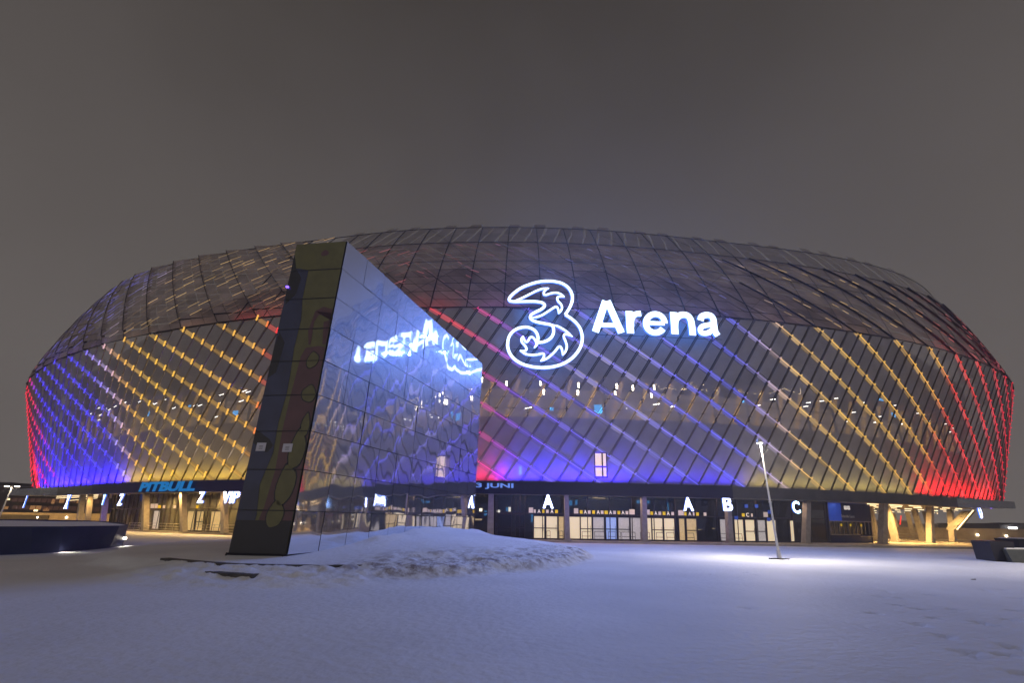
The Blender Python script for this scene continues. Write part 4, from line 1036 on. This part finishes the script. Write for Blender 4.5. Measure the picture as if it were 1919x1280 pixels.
b4 = [c0, c0 + ax * LEN, c0 + ax * LEN + wid, c0 + wid]; t4 = [p + ax * shx + Vector((0, 0, HT)) for p in (c0, c0 + ax * LEN)] + [c0 + ax * (LEN + shx) + TL + Vector((0, 0, HT)), c0 + TL + ax * shx + Vector((0, 0, HT))]
ins = .03
mb.hexa(b4, t4); mb.build('core', M['black'], slab)
mb = MB(); NU, NV = 11, 9
for i in range(NU):
    for j in range(NV):
        g_ = .014; gu = g_ / LEN * 1.0; gv = g_ / HT
        u0, u1 = i / NU + gu, (i + 1) / NU - gu; v0, v1 = j / NV + gv, (j + 1) / NV - gv
        tl = [random.uniform(-.012, .012) for _ in range(4)]
        mb.poly([sp_(u0, v0, .03 + tl[0]), sp_(u1, v0, .03 + tl[1]), sp_(u1, v1, .03 + tl[1] + tl[2]), sp_(u0, v1, .03 + tl[0] + tl[2])])
o = mb.build('mirror_cladding', M['mirror'], slab)
# end face: dark glass sheets with a painted abstract pattern
def epoly(mb, pts, out): mb.poly([ep_(u, v, out) for u, v in pts])
en = (-ax)
mb = MB()
for j in range(NV): epoly(mb, [(0.01, j / NV + .0015), (.99, j / NV + .0015), (.99, (j + 1) / NV - .0015), (.01, (j + 1) / NV - .0015)], .02)
mb.build('end_cladding', M['olive'], slab)
def blob(mb, cu, cv, ru, rv, out, n=18, ph=0, wob=.12):
    epoly(mb, [(cu + ru * math.cos(a) * (1 + wob * math.sin(2 * a + ph)), cv + rv * math.sin(a) * (1 + wob * math.cos(3 * a + ph))) for a in [2 * math.pi * k_ / n for k_ in range(n)]], out)
art = MB(); art.cur = 0
epoly(art, [(.34, .0), (.985, .0), (.985, .60), (.86, .605), (.62, .60), (.56, .57), (.52, .45), (.50, .34), (.52, .22), (.46, .12), (.36, .05)], .030)   # plum body
epoly(art, [(.60, .66), (.66, .61), (.70, .61), (.68, .69), (.74, .715), (.985, .72), (.985, .695), (.86, .69), (.92, .61), (.985, .61), (.985, .735), (.80, .745), (.66, .73)], .031)
art.cur = 2
navy = [(.012, .0), (.30, .0), (.36, .10), (.30, .18), (.42, .27), (.40, .36), (.44, .45), (.43, .52), (.40, .60), (.42, .70), (.36, .78), (.36, .89), (.10, .90), (.012, .955)]
epoly(art, navy, .033)
art.cur = 3
epoly(art, [(.012, .0), (.985, .0), (.985, .085), (.012, .085)], .036)
epoly(art, [(.012, .955), (.10, .90), (.25, .86), (.22, .80), (.05, .76), (.012, .80)], .035)
epoly(art, [(.012, .50), (.16, .52), (.20, .62), (.05, .66), (.012, .60)], .035)
epoly(art, [(.012, .30), (.30, .27), (.40, .29), (.30, .31), (.012, .34)], .035)
for cu, cv, ru, rv, ph in ((.76, .180, .155, .054, 0), (.84, .278, .15, .056, 1.0), (.90, .350, .09, .034, 2), (.85, .447, .12, .026, 2.4), (.80, .557, .10, .026, .5), (.68, .100, .13, .035, 1)):
    art.cur = 3; blob(art, cu, cv, min(ru * 1.13, .985 - cu), rv * 1.13, .037, ph=ph)
    art.cur = 1; blob(art, cu, cv, min(ru, .965 - cu), rv, .040, ph=ph)
art.cur = 0; blob(art, .62, .955, .07, .012, .032, ph=1)
art.build('painted_pattern', [M['plum'], M['olive2'], M['navy'], M['black']], slab)
mb = MB()
for j in range(1, NV): epoly(mb, [(0.01, j / NV - .0012), (.99, j / NV - .0012), (.99, j / NV + .0012), (.01, j / NV + .0012)], .046)
mb.build('panel_joints', M['seam'], slab)
for u, v in ((.10, .275), (.58, .272)):
    mb = MB(); mb.slab([ep_(u, v, .05), ep_(u + .17, v, .05), ep_(u + .17, v + .024, .05), ep_(u, v + .024, .05)], en, .01); nn_ = mb.build('notice', M['notice'], slab)
    mb = MB()
    for q in range(3): mb.poly([ep_(u + .05, v + .006 + q * .004, .0625), ep_(u + .12, v + .006 + q * .004, .0625), ep_(u + .12, v + .0075 + q * .004, .0625), ep_(u + .05, v + .0075 + q * .004, .0625)])
    mb.build('notice_print', M['bldg_grey'], nn_)
mb = MB()   # dark base rail and feet
zb = SCZ - .03
p_ = [ep_(0, 0, .05), ep_(1, 0, .05), sp_(1, 0, .05), sp_(1, 0, .05) + wid]
for a, b in zip(p_[:-1], p_[1:]): mb.tube([a - Vector((0, 0, .02)), b - Vector((0, 0, .02))], .045, 6)
for p in (ep_(0.01, 0, .1), ep_(.98, 0, .1)): mb.tube([p + Vector((0, 0, .02)), p - Vector((0, 0, .35)) - ax * .12], .04, 6)
mb.tube([ep_(.02, 0, .14) - Vector((0, 0, .17)), ep_(.97, 0, .14) - Vector((0, 0, .17))], .025, 6)
mb.build('base_rail', M['seam'], slab)
s_b = ep_(-.02, .82, .06)
mb = MB(); mb.box(ep_(.03, .825, .09), .12, .12, .08); mb.build('small_lamp', mat('violet_led', (.1, .05, .3), .5, emit=(.2, .1, 1), estr=3), slab)

# ---------------- street lamps
base = Vector(at_z(1461, 1049, 0)); base.z = 0
lamp = thing('street_lamp', base, 'slender pale lamp post standing in a pool of white light on the snow', 'street lamp', 'street lamps')
mb = MB(); mb.tube([base, base + Vector((0, 0, 1.2)), base + Vector((0, 0, 6.6))], .085, 10, .045); mb.build('pole', M['pole'], lamp)
mb = MB(); mb.tube([base + Vector((0, 0, -.02)), base + Vector((0, 0, .5))], .12, 12); mb.tube([base + Vector((0, 0, 3.1)), base + Vector((0, 0, 3.16))], .09, 10); mb.build('sleeve', M['pole'], lamp)
mb = MB(); mb.box(base + Vector((-.35, -.05, .04)), .5, .26, .07, .3); mb.box(base + Vector((.42, .05, .03)), .3, .22, .05, -.3); mb.tube([base + Vector((0, 0, -.02)), base + Vector((0, 0, .06))], .28, 12); mb.build('base_plate', M['kerb'], lamp)
mb = MB(); hd = base + Vector((-.1, -.1, 6.75)); mb.tube([hd + Vector((0, 0, -.12)), hd + Vector((0, 0, .02)), hd + Vector((0, 0, .12))], .20, 16, .10); h_ = mb.build('lamp_head', M['pole'], lamp)
mb = MB(); mb.tube([hd + Vector((0, 0, -.15)), hd + Vector((0, 0, -.125))], .17, 16); mb.build('lens', M['white_dot'], h_)
area('lamp_light', hd + Vector((0, -.02, -.17)), (.0, .0, -1), .22, .22, 850, (1, .88, .74), lamp, 180, 'DISK')
base3 = Vector((31.5, 23.5, 0)); lamp3 = thing('street_lamp', base3, 'pale lamp post just beyond the right picture edge', 'street lamp', 'street lamps')
for ch in [lamp] + list(lamp.children):
    for c0_ in ([ch] if ch is not lamp else []):
        if c0_.type == 'EMPTY': continue
        n_ = c0_.copy(); C.objects.link(n_); n_.parent = lamp3; n_.matrix_parent_inverse = Matrix.Translation(lamp.location).inverted()
        for gc in c0_.children: g_ = gc.copy(); C.objects.link(g_); g_.parent = n_
# far left twin headed lamp
d0 = at_plane(1, 961, (0, 75, 0), (0, 1, 0)); base = Vector((d0[0], 75, 0)); tp = at_plane(25, 912, (0, 75, 0), (0, 1, 0))
lamp2 = thing('street_lamp', base, 'distant twin headed lamp post at the far left edge', 'street lamp', 'street lamps')
tp = Vector(tp); tp.x = base.x + .3
mb = MB(); mb.tube([base, tp], .11, 8, .07); mb.tube([tp + Vector((-.8, 0, .05)), tp + Vector((.8, 0, .05))], .04, 6); mb.build('pole', M['pole'], lamp2)
for dx in (-.75, .75):
    mb = MB(); mb.box(tp + Vector((dx, 0, .0)), .5, .3, .1); mb.build('lamp_head', M['warm_dot'], lamp2)
area('lamp_light', tp + Vector((0, 0, -.2)), (0, 0, -1), 1.5, .4, 160, (1, .85, .6), lamp2, 160)

# ---------------- left planter
def planter_left():
    zt = 1.22
    CL = lambda p: Vector((-p[0], -p[1], 0)).normalized()
    tops = ((-60, 988), (0, 988.5), (60, 988.5), (120, 987), (180, 985), (225, 983), (241, 981.5))
    inner = [at_z(px, py, zt)[:2] for px, py in ((-60, 972), (0, 974), (60, 975.5), (120, 977), (180, 978.5), (225, 979.8), (241, 980.5))]
    foot = [at_z(px, py, 0)[:2] for px, py in ((-60, 1043), (0, 1040.5), (60, 1038.5), (110, 1036), (165, 1031.5), (205, 1027.5), (226, 1024))]
    foot = [Vector((f[0], f[1])) for f in foot]; outer = []
    for i, f in enumerate(foot):
        d = np.array(ray(*tops[i])); d2 = Vector((d[0], d[1])).normalized(); r0 = f.length - .22
        q_ = d2 * r0 if i < 6 else d2 * (f.length + .1); outer.append((q_.x, q_.y))
    _ = ( [EYE + ray(*tops[i])[2] / math.hypot(*ray(*tops[i])[:2]) * Vector(outer[i]).length for i in range(0)])
    inner = [(Vector(q) * 1.30)[:] for q in outer]; inner[-1] = (Vector(outer[-1]) * 1.03)[:]; inner[-2] = (Vector(outer[-2]) * 1.16)[:]
    zi = [zt + .24, zt + .24, zt + .24, zt + .22, zt + .18, zt + .10, zt + .02]
    r_ = thing('planter', (foot[3][0], foot[3][1], 0), 'long dark blue metal planter filled with snow at the left edge', 'planter', 'planters')
    mb = MB()
    for i in range(6):
        a, b, c_, d_ = foot[i], foot[i + 1], outer[i + 1], outer[i]
        mb.poly([(a[0], a[1], -.03), (b[0], b[1], -.03), (c_[0], c_[1], zt), (d_[0], d_[1], zt)])
        e_, f_ = inner[i], inner[i + 1]
        tt = .94
        g1 = (d_[0] * tt + e_[0] * (1 - tt), d_[1] * tt + e_[1] * (1 - tt)); g2 = (c_[0] * tt + f_[0] * (1 - tt), c_[1] * tt + f_[1] * (1 - tt))
        mb.poly([(d_[0], d_[1], zt), (c_[0], c_[1], zt), (*g2, zt), (*g1, zt)])
        za, zc = zi[i], zi[i + 1]
        mb.poly([(e_[0], e_[1], -.03), (f_[0], f_[1], -.03), (f_[0], f_[1], zc), (e_[0], e_[1], za)])
        g3 = (d_[0] * .03 + e_[0] * .97, d_[1] * .03 + e_[1] * .97); g4 = (c_[0] * .03 + f_[0] * .97, c_[1] * .03 + f_[1] * .97)
        mb.poly([(*g3, za), (*g4, zc), (f_[0], f_[1], zc), (e_[0], e_[1], za)])
        mb.poly([(*g3, za), (*g4, zc), (*g4, zc - .2), (*g3, za - .2)])
    a, b, c_, d_ = foot[-1], inner[-1], inner[-1], outer[-1]
    mb.poly([(a[0], a[1], -.03), (b[0], b[1], -.03), (c_[0], c_[1], zt + .02), (d_[0], d_[1], zt)])
    mb.build('body', M['planter'], r_)
    mb = MB()
    for i in range(6):
        P = lambda k_, f: (outer[k_][0] * (1 - f) + inner[k_][0] * f, outer[k_][1] * (1 - f) + inner[k_][1] * f, zt - .02 + (zi[k_] - zt - .05) * f + .02 * math.sin(k_ * 2.3 + f * 5))
        for f0, f1 in ((.05, .35), (.35, .65), (.65, .97)): mb.poly([P(i, f0), P(i + 1, f0), P(i + 1, f1), P(i, f1)])
    mb.build('snow_fill', M['snowcap'], r_, smooth=True)
    # recessed light
    q = Vector(at_plane(113, 1018, (foot[3][0], foot[3][1], .4), (-foot[3][0] * 0 + .35, -.94, 0))); q += Vector((0.08, -.30, 0))
    for kx, (px, py) in enumerate(((113, 1019), (236, 1012))):
        d = ray(px, py); bestp = None
        fA, fB = (foot[3], outer[3]) if kx == 0 else (foot[-1], outer[-1])
        if kx == 0:
            a3, b3, c3 = Vector((*foot[2], 0)), Vector((*foot[4], 0)), Vector((*outer[3], zt)); nn = (b3 - a3).cross(c3 - a3).normalized()
            p = Vector(at_plane(px, py, a3, np.array(nn)))
            if nn.dot(Vector((0, 0, EYE)) - p) < 0: nn = -nn
            p = p + nn * .12
        else: p = Vector((outer[-1][0] * .6 + foot[-1][0] * .4 + .12, outer[-1][1] * .6 + foot[-1][1] * .4, .45)); nn = Vector((1, -.3, 0))
        mb = MB(); mb.tube([p - nn * .14, p], .07, 10); mb.build('recessed_light', M['warm_dot'], r_)
        area('planter_light', p + nn * .06 + Vector((0, 0, -.02)), Vector((nn.x, nn.y, -1.2)), .12, .12, 9, (1, .9, .75), r_, 120, 'DISK')
planter_left()

# ---------------- right planters / seats
def frustum(mb, b, t, z0, z1): mb.hexa([(p[0], p[1], z0) for p in b], [(p[0], p[1], z1) for p in t])
def over(px, py, f, back):      # point over foot f on the ray of a pixel's direction
    d = ray(px, py); d2 = Vector((d[0], d[1])).normalized(); r = Vector((f[0], f[1])).length + back; return (d2 * r)[:]
a0 = at_z(1866, 1053, 0)[:2]; b0 = at_z(1903, 1054, 0)[:2]; a = over(1853, 1013, a0, -.1); b_2 = over(1899, 1014, b0, -.1)
pr = thing('planter', (a0[0], a0[1], 0), 'black tapering metal planter at the right edge behind the low bench', 'planter', 'planters')
mb = MB(); bk = Vector((1.2, 2.6)); A, B, A_, B_ = [Vector(q) for q in (a, b_2, a0, b0)]
frustum(mb, [A_, B_, B_ + bk, A_ + bk], [A, B, B + bk, A + bk], -.03, 1.12); mb.build('body', M['planter_black'], pr)
mb = MB(); frustum(mb, [A + Vector((.1, .1)), B + Vector((-.1, .1)), B + bk - Vector((.1, .1)), A + bk - Vector((-.1, .1))], [A + Vector((.15, .15)), B + Vector((-.15, .15)), B + bk - Vector((.15, .15)), A + bk - Vector((-.15, .15))], 1.1, 1.15); mb.build('rim', M['black'], pr)
mb = MB(); mb.tube([A_ * .55 + A * .45, A_ * .55 + A * .45] if False else [Vector((*(A_ * .6 + A * .4), .45)) + Vector((.25, -.03, 0)), Vector((*(A_ * .6 + A * .4), .45)) + Vector((.25, -.06, 0))], .05, 8); mb.build('reflector', M['bldg_grey'], pr)
a0 = at_z(1899, 1055, 0)[:2]; a = over(1884, 1028, a0, .0)
pb = thing('bench', (a0[0], a0[1], 0), 'low grey bench block with snow on its top at the right edge', 'bench')
A, A_ = Vector(a), Vector(a0); wv_ = Vector((3.2, .1)); bk = Vector((.5, 1.1))
mb = MB(); frustum(mb, [A_, A_ + wv_, A_ + wv_ + bk, A_ + bk], [A, A + wv_, A + wv_ + bk, A + bk], -.03, .72); mb.build('seat_block', M['seat'], pb)
mb = MB(); A2 = A + Vector((.12, .06)); w3 = wv_ * .95; b3 = bk * .9
frustum(mb, [A2, A2 + w3, A2 + w3 + b3, A2 + b3], [A2 + Vector((.06, .04)), A2 + w3, A2 + w3 + b3 * .95, A2 + b3 * .95], .72, .79); mb.build('snow_top', M['snowcap'], pb)
a = at_z(1906, 1010, 1.15)[:2]; pk = thing('planter', (a[0] + .5, a[1] + 1, 0), 'second dark planter cut off by the right picture edge', 'planter', 'planters')
A = Vector(a); mb = MB(); frustum(mb, [A + Vector((.2, .2)), A + Vector((2.7, .2)), A + Vector((2.9, 1.9)), A + Vector((.3, 1.9))], [A, A + Vector((2.9, 0)), A + Vector((3, 2)), A + Vector((0, 2))], -.03, 1.15); mb.build('body', M['planter_black'], pk)
mb = MB(); frustum(mb, [A + Vector((.1, .1)), A + Vector((2.7, .1)), A + Vector((2.8, 1.8)), A + Vector((.1, 1.8))], [A + Vector((.2, .2)), A + Vector((2.6, .2)), A + Vector((2.7, 1.7)), A + Vector((.2, 1.7))], 1.15, 1.19); mb.build('snow_top', M['snowcap'], pk)

# ---------------- background walls and buildings
def lin(px, py, Yd): return Vector(at_plane(px, py, (0, Yd, 0), (0, 1, 0)))
YW = 104
mb = MB(); a = lin(-40, 962, YW); b = lin(250, 962, YW); mb.hexa([(a.x, YW, 0), (b.x, YW, 0), (b.x, YW + .4, 0), (a.x, YW + .4, 0)], [(a.x, YW, 2.0), (b.x, YW, 2.0), (b.x, YW + .4, 2.0), (a.x, YW + .4, 2.0)])
wl = mb.build('low_wall', M['bwall']); tag(wl, 'long low beige wall lit from the canopy behind the left columns', 'wall')
mb = MB(); mb.box((a.x + 9, YW - .1, .9), 11, .1, 1.3); mb.build('vent_panel', M['kerb'], wl)
for px, py in ((70, 970), (124, 970)):
    p = lin(px, py, YW - .2); mb = MB(); mb.tube([p, p + Vector((0, .15, 0))], .16, 8); mb.build('wall_light', M['warm_dot'], wl)
area('wall_wash', (a.x + 20, YW - 5, 4.0), (0, .8, -1), 40, 1, 1500, WARM, None, 170, xdir=(1, 0, 0))
def block(name, px0, px1, py0, Yd, depth, label, wins, m_='bldg', zb=0):
    a, b = lin(px0, py0, Yd), lin(px1, py0, Yd); z1 = a.z
    r_ = thing(name, ((a.x + b.x) / 2, Yd, 0), label, 'building'); mb = MB()
    mb.hexa([(a.x, Yd, zb), (b.x, Yd, zb), (b.x, Yd + depth, zb), (a.x, Yd + depth, zb)], [(a.x, Yd, z1), (b.x, Yd, z1), (b.x, Yd + depth, z1), (a.x, Yd + depth, z1)]); mb.build('wall', M[m_], r_)
    mb = MB(); mb.hexa([(a.x - .3, Yd - .3, z1), (b.x + .3, Yd - .3, z1), (b.x + .3, Yd + depth, z1), (a.x - .3, Yd + depth, z1)], [(a.x - .3, Yd - .3, z1 + .4), (b.x + .3, Yd - .3, z1 + .4), (b.x + .3, Yd + depth, z1 + .4), (a.x - .3, Yd + depth, z1 + .4)]); mb.build('roof', M['bldg_grey'], r_)
    for px, py, w_, h_, mm in wins:
        p = lin(px, py, Yd - .05); mb = MB(); mb.box(p, w_, .1, h_); mb.build('window', M[mm], r_)
    return r_
wins = []
for i in range(16):
    for j in range(2): wins.append((28 + i * 11, 937 + j * 14 + i * .25, 1.3, 1.0, random.choice(['win_dim', 'win_dim', 'win_dim', 'win_warm'])))
wins += [(67, 957, 1.0, .5, 'warm_tube'), (87, 955, 1.6, .8, 'win_warm'), (100, 940, .8, 1.2, 'win_warm'), (106, 929, .8, .3, 'win_warm'), (15, 936, .9, .4, 'warm_tube'), (10, 952, 1.4, .7, 'win_warm')]
block('apartment_building', -60, 215, 912, 135, 15, 'dark reddish building with dim windows seen under the left canopy end', wins)
block('apartment_building', -90, 18, 905, 150, 15, 'black roofline of a building behind the far left lamp post', [(5, 925, 1.2, .8, 'win_dim')], 'drum_dark')
# right side
YR = 88
a = lin(1790, 992, YR); b = Vector((125, YR, 0)); mb = MB(); mb.hexa([(52, YR, 0), (125, YR, 0), (125, YR + .4, 0), (52, YR + .4, 0)], [(52, YR, 1.95), (125, YR, 1.95), (125, YR + .4, 1.95), (52, YR + .4, 1.95)])
wr = mb.build('low_wall', M['bwall']); tag(wr, 'long low brown wall beyond the right end of the arena', 'wall')
for px, py in ((1833, 1003), (1887, 1005), (1745, 999)):
    p = lin(px, py, YR - .2); mb = MB(); mb.tube([p, p + Vector((0, .15, 0))], .15, 8); mb.build('wall_light', M['warm_dot'], wr)
area('wall_wash', (70, YR - 6, 4.2), (0, .6, -1), 30, 1, 420, WARM, None, 170, xdir=(1, 0, 0))
r_ = block('garage_building', 1872, 1990, 984, 140, 20, 'low grey building with a bright lamp at the far right edge', [], 'bldg_grey')
p = lin(1898, 990, 139); mb = MB(); mb.box(p, 2.2, .3, .5); mb.build('lamp', M['white_dot'], r_)
p = lin(1890, 982, 139); mb = MB(); mb.box(p, 6, .3, .5); mb.build('parapet', M['bldg'], r_)
mb = MB()
for i in range(22):
    x = -380 + i * 36; mb.box((x, 330 + 10 * math.sin(i * 1.7), 2.6), 38, 12, 5 + 2.2 * math.sin(i * 2.3))
o = mb.build('far_town', M['bldg']); tag(o, 'dark line of far town beyond the plaza', 'skyline', kind='stuff')

# ---------------- thin snow mist over the plaza
HAZE = 0.0012
if HAZE > 0:
    mb = MB(); mb.hexa([(-220, -25, -1), (220, -25, -1), (220, 400, -1), (-220, 400, -1)], [(-220, -25, 48), (220, -25, 48), (220, 400, 48), (-220, 400, 48)])
    hm = bpy.data.materials.new('haze'); hm.use_nodes = True; n = hm.node_tree.nodes; n.clear()
    oo = n.new('ShaderNodeOutputMaterial'); pv = n.new('ShaderNodeVolumePrincipled'); pv.inputs['Density'].default_value = HAZE; pv.inputs['Color'].default_value = (.85, .87, .95, 1); pv.inputs['Anisotropy'].default_value = .5
    hm.node_tree.links.new(pv.outputs[0], oo.inputs['Volume'])
    hz = mb.build('haze', hm); tag(hz, 'thin mist of fine snow hanging over the plaza', 'haze', kind='stuff')
